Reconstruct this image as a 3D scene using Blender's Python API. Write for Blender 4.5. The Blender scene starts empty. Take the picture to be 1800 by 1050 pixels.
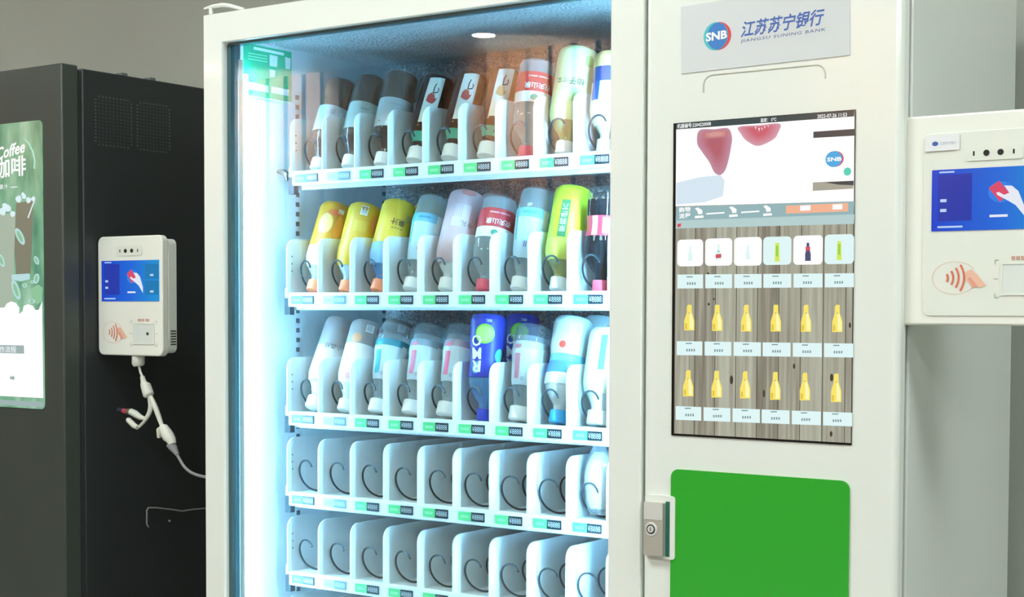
import bpy, bmesh, math, random
from mathutils import Vector, Matrix
R = math.radians
random.seed(7)
sc = bpy.context.scene
col = sc.collection

# ------------------------------------------------------------------ camera
CAM = Vector((1.97767, -1.96031, 1.30))
YAW, PITCH, ROLL, FPX = 0.6103064, -0.0395624, 0.0031192, 2697.18455
SX, SY = -0.4772, 129.6051
fwd = Vector((-math.sin(YAW) * math.cos(PITCH), math.cos(YAW) * math.cos(PITCH), math.sin(PITCH)))
rgt = Vector((math.cos(YAW), math.sin(YAW), 0))
upv = rgt.cross(fwd)
rgt, upv = rgt * math.cos(ROLL) + upv * math.sin(ROLL), upv * math.cos(ROLL) - rgt * math.sin(ROLL)
cd = bpy.data.cameras.new('camera')
cam = bpy.data.objects.new('camera', cd)
col.objects.link(cam)
cam.matrix_world = Matrix(((rgt.x, upv.x, -fwd.x, CAM.x), (rgt.y, upv.y, -fwd.y, CAM.y), (rgt.z, upv.z, -fwd.z, CAM.z), (0, 0, 0, 1)))
cd.sensor_width = 36
cd.lens = FPX / 1800 * 36
cd.shift_x = -SX / 1800
cd.shift_y = SY / 1800
cd.clip_start = 0.05
sc.camera = cam

# ------------------------------------------------------------------ world, lights, exposure
sc.view_settings.view_transform = 'Standard'
sc.view_settings.look = 'None'
sc.view_settings.gamma = 1
sc.view_settings.use_curve_mapping = False
sc.view_settings.exposure = 0.0
sc.cycles.transparent_max_bounces = 32
world = bpy.data.worlds.new('world')
sc.world = world
world.use_nodes = True
world.node_tree.nodes['Background'].inputs[0].default_value = (0.75, 0.8, 0.78, 1)
world.node_tree.nodes['Background'].inputs[1].default_value = 0.3
PANEL_L = 21.5      # radiance of the ceiling light panels
LED_L = 285.0        # radiance of the LED strips inside the vending machine
WASH_W = 500.0      # watts of each spot added to wash the timber wall

# pixel of the 1800x1050 frame -> point on a plane of constant y or x
def ray(px, py):
    return fwd + rgt * ((px - 900 - SX) / FPX) - upv * ((py - 525 - SY) / FPX)
def PY(px, py, y=0.0):
    d = ray(px, py); return CAM + d * ((y - CAM.y) / d.y)
def PXX(px, py, x):
    d = ray(px, py); return CAM + d * ((x - CAM.x) / d.x)
def XZ(px, py, y=0.0):
    p = PY(px, py, y); return (p.x, p.z)

# ------------------------------------------------------------------ materials
def lin(c):
    if isinstance(c, str):
        c = tuple(int(c[i:i + 2], 16) / 255 for i in (0, 2, 4))
    return tuple((v / 12.92 if v <= 0.04045 else ((v + 0.055) / 1.055) ** 2.4) for v in c)
MATS = {}
def mat(name, c, rough=0.5, metal=0.0, coat=0.0, noise=0.0, nscale=40.0, bump=0.0, bscale=200.0, spec=0.5, bdist=0.004):
    if name in MATS: return MATS[name]
    m = bpy.data.materials.new(name); m.use_nodes = True
    nt = m.node_tree; b = nt.nodes['Principled BSDF']
    c = lin(c)
    b.inputs['Base Color'].default_value = (*c, 1)
    b.inputs['Roughness'].default_value = rough
    b.inputs['Metallic'].default_value = metal
    b.inputs['Coat Weight'].default_value = coat
    b.inputs['Coat Roughness'].default_value = 0.06
    b.inputs['Specular IOR Level'].default_value = spec
    tc = None
    if noise or bump:
        tc = nt.nodes.new('ShaderNodeTexCoord')
    if noise:
        n = nt.nodes.new('ShaderNodeTexNoise'); n.inputs['Scale'].default_value = nscale; n.inputs['Detail'].default_value = 4
        nt.links.new(tc.outputs['Object'], n.inputs['Vector'])
        r = nt.nodes.new('ShaderNodeValToRGB')
        r.color_ramp.elements[0].position = 0.3; r.color_ramp.elements[1].position = 0.7
        r.color_ramp.elements[0].color = (*[v * (1 - noise) for v in c], 1)
        r.color_ramp.elements[1].color = (*[min(1, v * (1 + noise)) for v in c], 1)
        nt.links.new(n.outputs['Fac'], r.inputs['Fac']); nt.links.new(r.outputs['Color'], b.inputs['Base Color'])
    if bump:
        n = nt.nodes.new('ShaderNodeTexNoise'); n.inputs['Scale'].default_value = bscale; n.inputs['Detail'].default_value = 2
        nt.links.new(tc.outputs['Object'], n.inputs['Vector'])
        bp = nt.nodes.new('ShaderNodeBump'); bp.inputs['Strength'].default_value = bump; bp.inputs['Distance'].default_value = 0.004
        bp.inputs['Distance'].default_value = bdist; nt.links.new(n.outputs['Fac'], bp.inputs['Height']); nt.links.new(bp.outputs['Normal'], b.inputs['Normal'])
    MATS[name] = m
    return m
def em(name, c, s=1.0):
    """something that gives off light: screens, lamps"""
    if name in MATS: return MATS[name]
    m = bpy.data.materials.new(name); m.use_nodes = True
    b = m.node_tree.nodes['Principled BSDF']
    b.inputs['Base Color'].default_value = (0.01, 0.01, 0.01, 1)
    b.inputs['Roughness'].default_value = 0.12
    b.inputs['Emission Color'].default_value = (*lin(c), 1)
    b.inputs['Emission Strength'].default_value = s
    MATS[name] = m
    return m
def clear(name, tint, opacity=0.0, body=None, ior=1.4, rough=0.03):
    """thin clear plastic, glass or a drink seen through it"""
    if name in MATS: return MATS[name]
    m = bpy.data.materials.new(name); m.use_nodes = True
    nt = m.node_tree; nt.nodes.remove(nt.nodes['Principled BSDF'])
    out = nt.nodes['Material Output']
    tr = nt.nodes.new('ShaderNodeBsdfTransparent'); tr.inputs[0].default_value = (*lin(tint), 1)
    src = tr.outputs[0]
    if opacity > 0:
        df = nt.nodes.new('ShaderNodeBsdfDiffuse'); df.inputs[0].default_value = (*lin(body or tint), 1)
        tl = nt.nodes.new('ShaderNodeBsdfTranslucent'); tl.inputs[0].default_value = (*lin(body or tint), 1)
        m2 = nt.nodes.new('ShaderNodeMixShader'); m2.inputs[0].default_value = 0.4
        nt.links.new(df.outputs[0], m2.inputs[1]); nt.links.new(tl.outputs[0], m2.inputs[2])
        mx = nt.nodes.new('ShaderNodeMixShader'); mx.inputs[0].default_value = opacity
        nt.links.new(src, mx.inputs[1]); nt.links.new(m2.outputs[0], mx.inputs[2]); src = mx.outputs[0]
    if ior:
        gl = nt.nodes.new('ShaderNodeBsdfGlossy'); gl.inputs['Roughness'].default_value = rough
        gl.inputs[0].default_value = (1, 1, 1, 1)
        fr = nt.nodes.new('ShaderNodeFresnel'); fr.inputs[0].default_value = ior
        ge = nt.nodes.new('ShaderNodeNewGeometry'); ma = nt.nodes.new('ShaderNodeMath'); ma.operation = 'MULTIPLY_ADD'
        ma.inputs[1].default_value = 1 / ior - ior; ma.inputs[2].default_value = ior      # the same reflectance on both faces of a thin sheet
        nt.links.new(ge.outputs['Backfacing'], ma.inputs[0]); nt.links.new(ma.outputs[0], fr.inputs[0])
        mx = nt.nodes.new('ShaderNodeMixShader')
        nt.links.new(fr.outputs[0], mx.inputs[0]); nt.links.new(src, mx.inputs[1]); nt.links.new(gl.outputs[0], mx.inputs[2]); src = mx.outputs[0]
    nt.links.new(src, out.inputs[0])
    MATS[name] = m
    return m
def N(nt, t, **kw):
    n = nt.nodes.new(t)
    for k, v in kw.items(): setattr(n, k, v)
    return n

# ------------------------------------------------------------------ mesh collector
_text = {}
def text2d(body, shear=0.0, bold=0.0, space=1.0):
    key = (body, shear, bold, space)
    if key not in _text:
        cu = bpy.data.curves.new('lettering', 'FONT'); cu.body = body; cu.resolution_u = 2
        cu.shear = shear; cu.offset = bold; cu.space_character = space
        o = bpy.data.objects.new('lettering', cu); col.objects.link(o)
        dg = bpy.context.evaluated_depsgraph_get()
        me = bpy.data.meshes.new_from_object(o.evaluated_get(dg))
        vs = [(v.co.x, v.co.y) for v in me.vertices]; fs = [tuple(p.vertices) for p in me.polygons]
        bpy.data.objects.remove(o); bpy.data.curves.remove(cu); bpy.data.meshes.remove(me)
        x0 = min(v[0] for v in vs); x1 = max(v[0] for v in vs); y0 = min(v[1] for v in vs); y1 = max(v[1] for v in vs)
        _text[key] = ([((x - x0), (y - y0)) for x, y in vs], fs, x1 - x0, y1 - y0)
    return _text[key]
def rrect(x0, z0, x1, z1, r=0.0, n=5, corners=(1, 1, 1, 1)):
    """rounded rectangle outline, anticlockwise from the lower left; corners = ll, lr, ur, ul"""
    if r <= 0: return [(x0, z0), (x1, z0), (x1, z1), (x0, z1)]
    out = []
    for (cx, cz, a, on) in ((x0 + r, z0 + r, 180, corners[0]), (x1 - r, z0 + r, 270, corners[1]), (x1 - r, z1 - r, 0, corners[2]), (x0 + r, z1 - r, 90, corners[3])):
        if not on:
            sx = -1 if a in (180, 90) else 1; sz = -1 if a in (180, 270) else 1
            out.append((cx + sx * r, cz + sz * r)); continue
        for i in range(n + 1):
            t = R(a + 90 * i / n); out.append((cx + r * math.cos(t), cz + r * math.sin(t)))
    return out
def disc(cx, cz, rx, rz=None, n=28, a0=0, a1=360):
    rz = rz or rx
    full = abs(a1 - a0) >= 360
    k = n if full else n + 1
    return [(cx + rx * math.cos(R(a0 + (a1 - a0) * i / n)), cz + rz * math.sin(R(a0 + (a1 - a0) * i / n))) for i in range(k)]
class MB:
    def __init__(self): self.v = []; self.f = []; self.m = []; self.mats = []
    def mi(self, m):
        if m not in self.mats: self.mats.append(m)
        return self.mats.index(m)
    def add(self, vs, fs, m):
        b = len(self.v); k = self.mi(m)
        self.v += [tuple(p) for p in vs]
        for f in fs: self.f.append(tuple(i + b for i in f)); self.m.append(k)
        return self
    def box(self, a, b, m):
        (x0, y0, z0), (x1, y1, z1) = a, b
        vs = [(x0, y0, z0), (x1, y0, z0), (x1, y1, z0), (x0, y1, z0), (x0, y0, z1), (x1, y0, z1), (x1, y1, z1), (x0, y1, z1)]
        return self.add(vs, [(0, 3, 2, 1), (4, 5, 6, 7), (0, 1, 5, 4), (1, 2, 6, 5), (2, 3, 7, 6), (3, 0, 4, 7)], m)
    def plate(self, outline, y0, y1, m, axis='y'):
        """outline in (x,z) extruded from y0 (front) to y1; axis 'x': outline in (y,z) extruded along x"""
        n = len(outline)
        g = (lambda p, d: (p[0], d, p[1])) if axis == 'y' else ((lambda p, d: (d, p[0], p[1])) if axis == 'x' else (lambda p, d: (p[0], p[1], d)))
        vs = [g(p, y0) for p in outline] + [g(p, y1) for p in outline]
        fs = [tuple(range(n)), tuple(range(2 * n - 1, n - 1, -1))]
        fs += [(i, n + i, n + (i + 1) % n, (i + 1) % n) for i in range(n)]
        return self.add(vs, fs, m)
    def flat(self, outline, y, m, axis='y'):
        g = (lambda p: (p[0], y, p[1])) if axis == 'y' else (lambda p: (y, p[0], p[1]))
        return self.add([g(p) for p in outline], [tuple(range(len(outline)))], m)
    def lathe(self, prof, m, n=28, c=(0, 0, 0), caps=True):
        """profile [(r,z)] about the z axis"""
        vs = []; fs = []
        for r, z in prof:
            for i in range(n):
                a = 2 * math.pi * i / n; vs.append((c[0] + r * math.sin(a), c[1] - r * math.cos(a), c[2] + z))
        for k in range(len(prof) - 1):
            for i in range(n):
                j = (i + 1) % n; fs.append((k * n + i, k * n + j, (k + 1) * n + j, (k + 1) * n + i))
        if caps:
            fs.append(tuple(range(n - 1, -1, -1))); q = (len(prof) - 1) * n; fs.append(tuple(q + i for i in range(n)))
        return self.add(vs, fs, m)
    def tube(self, pts, rad, m, n=8):
        pts = [Vector(p) for p in pts]
        rads = rad if isinstance(rad, (list, tuple)) else [rad] * len(pts)
        vs = []; fs = []; ref = Vector((0.13, 0.31, 0.94))
        prev = None
        for k, p in enumerate(pts):
            t = (pts[min(k + 1, len(pts) - 1)] - pts[max(k - 1, 0)]).normalized()
            u = (ref - t * ref.dot(t)).normalized() if prev is None else (prev - t * prev.dot(t)).normalized()
            prev = u; w = t.cross(u)
            for i in range(n):
                a = 2 * math.pi * i / n; vs.append(p + (u * math.cos(a) + w * math.sin(a)) * rads[k])
        for k in range(len(pts) - 1):
            for i in range(n):
                j = (i + 1) % n; fs.append((k * n + i, k * n + j, (k + 1) * n + j, (k + 1) * n + i))
        fs.append(tuple(range(n - 1, -1, -1))); q = (len(pts) - 1) * n; fs.append(tuple(q + i for i in range(n)))
        return self.add(vs, fs, m)
    def text(self, body, fn, w=None, h=None, m=None, shear=0.0, bold=0.0, space=1.0):
        """fn(u,v) maps text metres (u right, v up, from the lower left) to a point; w and/or h fix the size"""
        vs, fs, tw, th = text2d(body, shear, bold, space)
        sx = (w / tw) if w else h / th; sy = (h / th) if h else sx
        if not w: sx = sy
        return self.add([fn(x * sx, y * sy) for x, y in vs], fs, m)
    def build(self, name, parent=None, smooth=True, angle=35, loc=None):
        me = bpy.data.meshes.new(name)
        me.from_pydata([tuple(p) for p in self.v], [], self.f)
        for m in self.mats: me.materials.append(m)
        me.polygons.foreach_set('material_index', self.m)
        me.update()
        if smooth:
            me.shade_smooth(); me.set_sharp_from_angle(angle=R(angle))
        o = bpy.data.objects.new(name, me); col.objects.link(o)
        if parent: o.parent = parent
        if loc: o.location = loc
        return o
def bevel(o, w, seg=3, angle=40):
    b = o.modifiers.new('bevel', 'BEVEL'); b.width = w; b.segments = seg; b.limit_method = 'ANGLE'; b.angle_limit = R(angle)
    o.data.shade_smooth()
    return o
def tag(o, label=None, cat=None, group=None, kind=None):
    if label: o['label'] = label
    if cat: o['category'] = cat
    if group: o['group'] = group
    if kind: o['kind'] = kind
    return o
def empty(name, loc=(0, 0, 0), parent=None):
    o = bpy.data.objects.new(name, None); col.objects.link(o); o.location = loc; o.empty_display_size = 0.05
    if parent: o.parent = parent
    return o
def share(src, name, parent, loc):
    o = bpy.data.objects.new(name, src.data); col.objects.link(o); o.parent = parent; o.location = loc
    return o
def copy_tree(o, parent=None):
    c = o.copy(); col.objects.link(c); c.parent = parent
    for ch in list(o.children): copy_tree(ch, c)
    return c
def struct(name, mb, parent=None, **k):
    o = mb.build(name, parent, **k)
    if not parent: o['kind'] = 'structure'
    return o
def on_y(y):                     # text on a plane facing the front
    return lambda x, z, slope=0.0: (lambda u, v: (x + u, y, z + v + slope * u))

# ------------------------------------------------------------------ the room
m_wall = mat('grey wall paint', 'a7aaa1', 0.85, noise=0.04, nscale=3)
m_floor = mat('grey floor tile', '9a9a94', 0.35, noise=0.06, nscale=5)
m_ceil = mat('white ceiling', 'd8d8d2', 0.9)
m_wood = mat('timber slat', '9a6a44', 0.5, noise=0.35, nscale=2.2)
m_dkgap = mat('dark gap', '20211f', 0.8)
struct('floor', MB().box((-9, -6.0, -0.1), (5, 0.62, 0), m_floor), smooth=False)
struct('ceiling', MB().box((-9, -6.0, 2.95), (5, 0.62, 3.05), m_ceil), smooth=False)
struct('wall_back', MB().box((-9, 0.62, 0), (5, 0.74, 2.95), m_wall), smooth=False)
struct('wall_left', MB().box((-9.12, -6.0, 0), (-9, 0.62, 2.95), m_wall), smooth=False)
struct('wall_right', MB().box((5, -6.0, 0), (5.12, 0.62, 2.95), m_wall), smooth=False)
wf = struct('wall_front', MB().box((-9, -6.14, 0), (5, -6.02, 2.95), mat('dark timber backing', '5a3d28', 0.7)), smooth=False)
slat0 = None
for i in range(81):
    x = -9 + 0.03 + i * 0.172
    if slat0 is None:
        slat0 = MB().box((0, 0, 0), (0.13, 0.035, 2.95), m_wood).build('slat', wf, smooth=False); slat0.location = (x, -6.02, 0)
    else: share(slat0, 'slat', wf, (x, -6.02, 0))
m_panel = em('ceiling panel light', 'f0faf6', PANEL_L)
m_alu = mat('white lamp frame', 'e6e6e2', 0.4)
LP = [(-3.0, -1.3), (0.2, -1.3), (2.9, -0.7), (-1.5, -3.3), (1.6, -3.3), (4.0, -2.6)]
LPL = ['over the dark coffee machine', 'before the white vending machine', 'over the terminal on the right', 'in the second row, left', 'in the second row, middle', 'in the second row, right']
for i, (x, y) in enumerate(LP):
    t = tag(empty('ceiling_light', (x, y, 2.95)), 'flat white ceiling light panel ' + LPL[i], 'ceiling light', 'ceiling light panels')
    MB().box((-0.62, -0.32, -0.02), (0.62, 0.32, 0.0), m_alu).build('frame', t, smooth=False)
    MB().box((-0.59, -0.29, -0.026), (0.59, 0.29, -0.0205), m_panel).build('diffuser', t, smooth=False)
m_down = em('downlight glow', 'fff4dd', 40.0)
for i, x in enumerate((-8.0, -5.7, -3.42, -1.1, 1.2)):
    t = tag(empty('downlight', (x, -5.42, 2.95)), ('leftmost', 'second', 'third', 'fourth', 'rightmost')[i] + ' round recessed downlight along the timber slat wall', 'downlight', 'downlights by the timber wall')
    MB().lathe([(0.085, -0.012), (0.085, 0.0)], m_alu, 32).build('rim', t)
    MB().lathe([(0.068, -0.0125), (0.066, -0.0165)], m_down, 32).build('lens', t)
    ld = bpy.data.lights.new('wall_wash_spot', 'SPOT'); ld.energy = WASH_W; ld.color = (1, 0.93, 0.84); ld.spot_size = R(105); ld.spot_blend = 0.8; ld.shadow_soft_size = 0.06  # spot added and turned to the timber wall to brighten its reflection
    lo = bpy.data.objects.new('wall_wash_spot', ld); col.objects.link(lo); lo.parent = t; lo.location = (0, 0, -0.03); lo.rotation_euler = (R(-74), 0, 0)

# ------------------------------------------------------------------ the white vending machine: carcass and door
XL, XWL, XWR, XS, XR = -0.073, -0.0253, 0.7831, 0.8416, 1.2324
ZT, ZWT = 1.8314, 1.7776
m_white = mat('glossy white enamel', 'e6e9e4', 0.22, coat=0.6, noise=0.012, nscale=4)
m_side = mat('white painted side panel', 'd6dad6', 0.32, coat=0.25)
m_liner = mat('white liner', 'e2e8ea', 0.45)
m_gask = mat('black rubber gasket', '2c2f2d', 0.7)
m_emb = mat('embossed aluminium', 'e4eaec', 0.3, metal=0.05, bump=1.0, bscale=200, bdist=0.03, noise=0.45, nscale=230)  # colour mottle stands in for glints on the embossing
m_emb2 = mat('embossed aluminium ceiling', 'dde8ec', 0.28, metal=0.1, bump=1.0, bscale=180, bdist=0.05, noise=0.45, nscale=210)  # glints on the ceiling relief painted as mottled colour too
m_grey = mat('grey plastic', '5d6366', 0.5)
m_dark = mat('dark plastic', '1b1d1e', 0.4)
vm = tag(empty('vending_machine', (0, 0, 0)), 'large white glass-fronted drinks vending machine with lit shelves and touchscreen', 'vending machine')
BX0, BX1, BY0, BY1 = -0.066, 1.229, 0.046, 0.500
def part(name, mb, parent=None, **k): return mb.build(name, parent or vm, **k)
part('side_panel', MB().box((BX0, BY0, 0.06), (BX0 + 0.02, BY1, 1.822), m_side), smooth=False)
o = part('side_panel', MB().box((BX1 - 0.02, BY0, 0.06), (BX1, BY1, 1.822), m_side)); bevel(o, 0.003, 2)
part('top_panel', MB().box((BX0 + 0.02, BY0, 1.80), (BX1 - 0.02, BY1, 1.822), m_side), smooth=False)
part('back_panel', MB().box((BX0 + 0.02, BY1 - 0.015, 0.06), (BX1 - 0.02, BY1, 1.80), m_side), smooth=False)
part('plinth', MB().box((BX0 + 0.01, BY0 + 0.01, 0), (BX1 - 0.01, BY1 - 0.01, 0.06), m_dark), smooth=False)
part('liner_wall', MB().box((BX0 + 0.02, BY0, 0.44), (XWL, 0.462, 1.80), m_liner), smooth=False)
part('liner_wall', MB().box((0.835, BY0, 0.44), (0.845, 0.462, 1.7906), m_liner), smooth=False)
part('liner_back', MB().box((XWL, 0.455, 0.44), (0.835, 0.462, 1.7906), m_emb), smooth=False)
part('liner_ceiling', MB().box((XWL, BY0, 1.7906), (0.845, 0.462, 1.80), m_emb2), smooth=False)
part('liner_floor', MB().box((XWL, BY0, 0.44), (0.845, 0.462, 0.45), m_liner), smooth=False)
part('inner_bulkhead', MB().box((0.85, BY0, 0.06), (BX1 - 0.02, BY0 + 0.01, 1.80), m_gask), smooth=False)
part('door_gasket', MB().box((XL + 0.012, 0.0322, 0.09), (XWL - 0.002, 0.046, 1.822), m_gask).box((0.815, 0.0322, 0.09), (0.85, 0.046, 1.822), m_gask)
     .box((0.85, 0.0322, 0.09), (XR - 0.008, 0.046, 0.12), m_gask).box((XR - 0.022, 0.0322, 0.12), (XR - 0.008, 0.046, 1.822), m_gask)
     .box((XL + 0.012, 0.0322, ZWT + 0.004), (0.85, 0.046, 1.822), m_gask), smooth=False)
# glass door frame: a ring
def ring(mb, o0, o1, i0, i1, y0, y1, m):
    ox0, oz0 = o0; ox1, oz1 = o1; ix0, iz0 = i0; ix1, iz1 = i1
    O = [(ox0, oz0), (ox1, oz0), (ox1, oz1), (ox0, oz1)]; I = [(ix0, iz0), (ix1, iz0), (ix1, iz1), (ix0, iz1)]
    vs = [(x, y0, z) for x, z in O] + [(x, y0, z) for x, z in I] + [(x, y1, z) for x, z in O] + [(x, y1, z) for x, z in I]
    fs = []
    for i in range(4):
        j = (i + 1) % 4
        fs += [(i, j, 4 + j, 4 + i), (8 + j, 8 + i, 12 + i, 12 + j), (j, i, 8 + i, 8 + j), (4 + i, 4 + j, 12 + j, 12 + i)]
    return mb.add(vs, fs, m)
ZWB = 0.52
o = part('door_frame', ring(MB(), (XL, 0.08), (XS - 0.0018, ZT), (XWL, ZWB), (XWR, ZWT), 0, 0.032, m_white)); bevel(o, 0.007, 4)
o = part('control_door', MB().box((XS + 0.0018, 0, 0.08), (XR, 0.032, ZT), m_white)); bevel(o, 0.009, 5)
m_trim = mat('teal glass edge trim', '3c5a60', 0.25)
part('window_trim', ring(MB(), (XWL, ZWB), (XWR, ZWT), (XWL + 0.009, ZWB + 0.01), (XWR - 0.004, ZWT - 0.004), 0.012, 0.030, m_trim), smooth=False)
m_glass = clear('window glass', (0.965, 0.985, 0.98), ior=1.62, rough=0.0)
part('glass_pane', MB().box((XWL + 0.002, 0.0165, ZWB + 0.002), (XWR - 0.002, 0.0205, ZWT - 0.002), m_glass), smooth=False)
# LED strips just inside the window
m_led = em('LED strip light', '8cd0ff', LED_L)
m_ledb = mat('LED channel', 'd5dde0', 0.4)
m_led2 = em('LED strip light dim', '8cd0ff', LED_L * 0.42)
for x0, x1, ml in ((XWL + 0.0095, XWL + 0.0195, m_led2), (0.7960, 0.8060, m_led)):
    s = part('led_channel', MB().box((x0, 0.0310, 0.50), (x1, 0.0335, 1.75), m_ledb), smooth=False)
    MB().box((x0 + 0.0005, 0.0337, 0.52), (x1 - 0.0005, 0.0450, 1.725), ml).build('led_strip', s, smooth=False)
# hinge lever on the top left corner
pA = PY(360, 16, 0.03); pB = PY(392, 9, 0.03); pC = PY(430, 17, 0.03); pS = PY(371, 14, 0.03); pT = PY(371, 28, 0.03)
part('hinge_lever', MB().tube([pA, PY(374, 12, 0.03), pB, PY(405, 10.5, 0.03), pC], [0.003, 0.0042, 0.0045, 0.004, 0.003], m_white, 10).tube([pS, pT + Vector((0, 0, -0.01))], 0.0042, m_white, 10))

# ------------------------------------------------------------------ control door fittings
def prect(pa, pb, y=0.0):
    (x0, za), (x1, zb) = XZ(*pa, y), XZ(*pb, y); return x0, zb, x1, za
m_sign = mat('pale grey sign film', 'cfd2d6', 0.3)
m_blue = mat('logo blue', '2f78c4', 0.4); m_red = mat('logo red', 'd23c48', 0.4); m_teal = mat('logo teal', '45b9c4', 0.4)
m_wprint = mat('white print', 'f4f4f4', 0.4); m_ink = mat('blue lettering', '3f63ac', 0.4); m_ink2 = mat('slate lettering', '5a6b96', 0.4)
sg = part('sign_plate', MB().plate([(0.9035, 1.6425), (1.1600, 1.6455), (1.1585, 1.7455), (0.9020, 1.7380)], -0.0012, 0.0, m_sign), smooth=False)
cx, cz = XZ(1261, 64)
b = MB().flat(disc(cx + 0.0012, cz, 0.0212, 0.0200, 40), -0.0014, m_red).flat(disc(cx - 0.0018, cz + 0.0002, 0.0192, 0.0198, 40), -0.0016, m_teal)
def lens_strip(b, cx, cz, y, m, x_in):
    vs = []
    for i in range(21):
        t = R(90 + 180 * i / 20); z = cz + .0186 * math.sin(t)
        vs += [(cx + x_in * math.cos(t), y, z), (cx + .0166 * math.sqrt(max(0, 1 - ((z - cz) / .0190) ** 2)), y, z)]
    b.add(vs, [(2 * i, 2 * i + 1, 2 * i + 3, 2 * i + 2) for i in range(20)], m)
lens_strip(b, cx, cz + 0.0002, -0.0018, m_blue, 0.0150)
b.text('SNB', on_y(-0.0020)(cx - 0.0172, cz - 0.0063, 0.05), w=0.0335, h=0.0122, m=m_wprint, bold=0.035).build('bank_logo', sg, smooth=False)
x0, z0 = XZ(1303, 67); x1, z1 = XZ(1450, 43.5)
MB().text('江苏苏宁银行', on_y(-0.0014)(x0, z0, (z1 - z0) / (x1 - x0)), w=x1 - x0, h=0.0225, m=m_ink, shear=0.25, bold=0.022).build('lettering', sg, smooth=False)
x0, z0 = XZ(1302, 77); x1, z1 = XZ(1452, 56)
MB().text('JIANGSU SUNING BANK', on_y(-0.0014)(x0, z0, (z1 - z0) / (x1 - x0)), w=x1 - x0, h=0.0055, m=m_ink2, shear=0.1, bold=0.01, space=1.15).build('lettering', sg, smooth=False)
# pressed arc below the sign
arc = []
ax0, az0 = XZ(1237, 158); ax1, az1 = XZ(1451, 137)
for i in range(9): t = R(180 - 90 * i / 8); arc.append((ax0 + 0.014 + 0.014 * math.cos(t), 0.0, az0 + 0.006 + 0.014 * math.sin(t)))
for i in range(9): t = R(90 - 90 * i / 8); arc.append((ax1 - 0.014 + 0.014 * math.cos(t), 0.0, az0 + 0.006 + 0.014 * math.sin(t)))
part('pressed_arc', MB().tube([(ax0, 0, az0 - 0.004)] + arc + [(ax1, 0, az0)], 0.0011, mat('arc shadow line', 'bdbdb0', 0.4), 6))

# touchscreen
SX0, SX1, SZ0, SZ1 = 0.8914, 1.1685, 1.1206, 1.5722
m_bezel = mat('black screen bezel', '14181a', 0.15, coat=0.5)
part('screen_bezel', MB().plate(rrect(SX0, SZ0, SX1, SZ1), -0.0016, 0.0, m_bezel), smooth=False)
def wood_screen():
    m = bpy.data.materials.new('screen timber picture'); m.use_nodes = True
    nt = m.node_tree; b = nt.nodes['Principled BSDF']; b.inputs['Base Color'].default_value = (0.01, 0.01, 0.01, 1); b.inputs['Roughness'].default_value = 0.1
    tc = N(nt, 'ShaderNodeTexCoord'); sep = N(nt, 'ShaderNodeSeparateXYZ'); nt.links.new(tc.outputs['Generated'], sep.inputs[0])
    mul = N(nt, 'ShaderNodeMath', operation='MULTIPLY'); mul.inputs[1].default_value = 8.3; nt.links.new(sep.outputs[0], mul.inputs[0])
    fl = N(nt, 'ShaderNodeMath', operation='FLOOR'); nt.links.new(mul.outputs[0], fl.inputs[0])
    fr = N(nt, 'ShaderNodeMath', operation='FRACT'); nt.links.new(mul.outputs[0], fr.inputs[0])
    wn = N(nt, 'ShaderNodeTexWhiteNoise', noise_dimensions='1D'); nt.links.new(fl.outputs[0], wn.inputs['W'])
    mp = N(nt, 'ShaderNodeMapping'); mp.inputs['Scale'].default_value = (26, 1, 1.6); nt.links.new(tc.outputs['Generated'], mp.inputs[0])
    no = N(nt, 'ShaderNodeTexNoise'); no.inputs['Scale'].default_value = 1.6; no.inputs['Detail'].default_value = 6; nt.links.new(mp.outputs[0], no.inputs[0])
    ad = N(nt, 'ShaderNodeMath', operation='MULTIPLY_ADD'); ad.inputs[1].default_value = 0.28; nt.links.new(wn.outputs[0], ad.inputs[0]); nt.links.new(no.outputs[0], ad.inputs[2])
    rp = N(nt, 'ShaderNodeValToRGB'); e = rp.color_ramp.elements
    e[0].position = 0.3; e[0].color = (*lin('6c6658'), 1); e[1].position = 0.95; e[1].color = (*lin('b4b7a6'), 1)
    k = rp.color_ramp.elements.new(0.6); k.color = (*lin('959384'), 1)
    nt.links.new(ad.outputs[0], rp.inputs[0])
    lt = N(nt, 'ShaderNodeMath', operation='GREATER_THAN'); lt.inputs[1].default_value = 0.035; nt.links.new(fr.outputs[0], lt.inputs[0])
    mx = N(nt, 'ShaderNodeMix', data_type='RGBA'); mx.inputs[6].default_value = (*lin('4a453c'), 1)
    nt.links.new(lt.outputs[0], mx.inputs[0]); nt.links.new(rp.outputs[0], mx.inputs[7])
    nt.links.new(mx.outputs[2], b.inputs['Emission Color']); b.inputs['Emission Strength'].default_value = 1.1
    return m
disp = part('display', MB().plate(rrect(SX0 + 0.0042, SZ0 + 0.003, SX1 - 0.0008, SZ1 - 0.001), -0.0020, -0.0016, wood_screen()), smooth=False)
YD = -0.0022
def pp(*pts, y=0.0): return [XZ(a, b, y) for a, b in pts]
e_white = em('screen white', 'ffffff', 1.05); e_card = em('screen pale card', 'dff6f6', 1.0); e_bar = em('screen slate bar', '3a4a4c', 1.0)
e_dk = em('screen dark strip', '45484a', 1.0); e_beige = em('screen beige strip', 'a8a596', 1.0); e_teal = em('screen teal bar', '93b4b8', 1.0); e_pale = em('screen pale band', 'b4cfcf', 1.0)
e_or = em('screen orange button', 'f2b494', 1.0); e_fr = em('screen fruit red', 'bd6a76', 1.0); e_fr2 = em('screen fruit light', 'd88e94', 1.0); e_fr3 = em('screen fruit edge', 'a8586c', 1.0)
e_shadow = em('screen soft blue', 'd5e6f2', 1.0); e_green = em('screen green', '96d24a', 1.0); e_lime = em('screen lime', 'd2e860', 1.0); e_cyan = em('screen mint', '56cfb6', 1.0)
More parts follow.
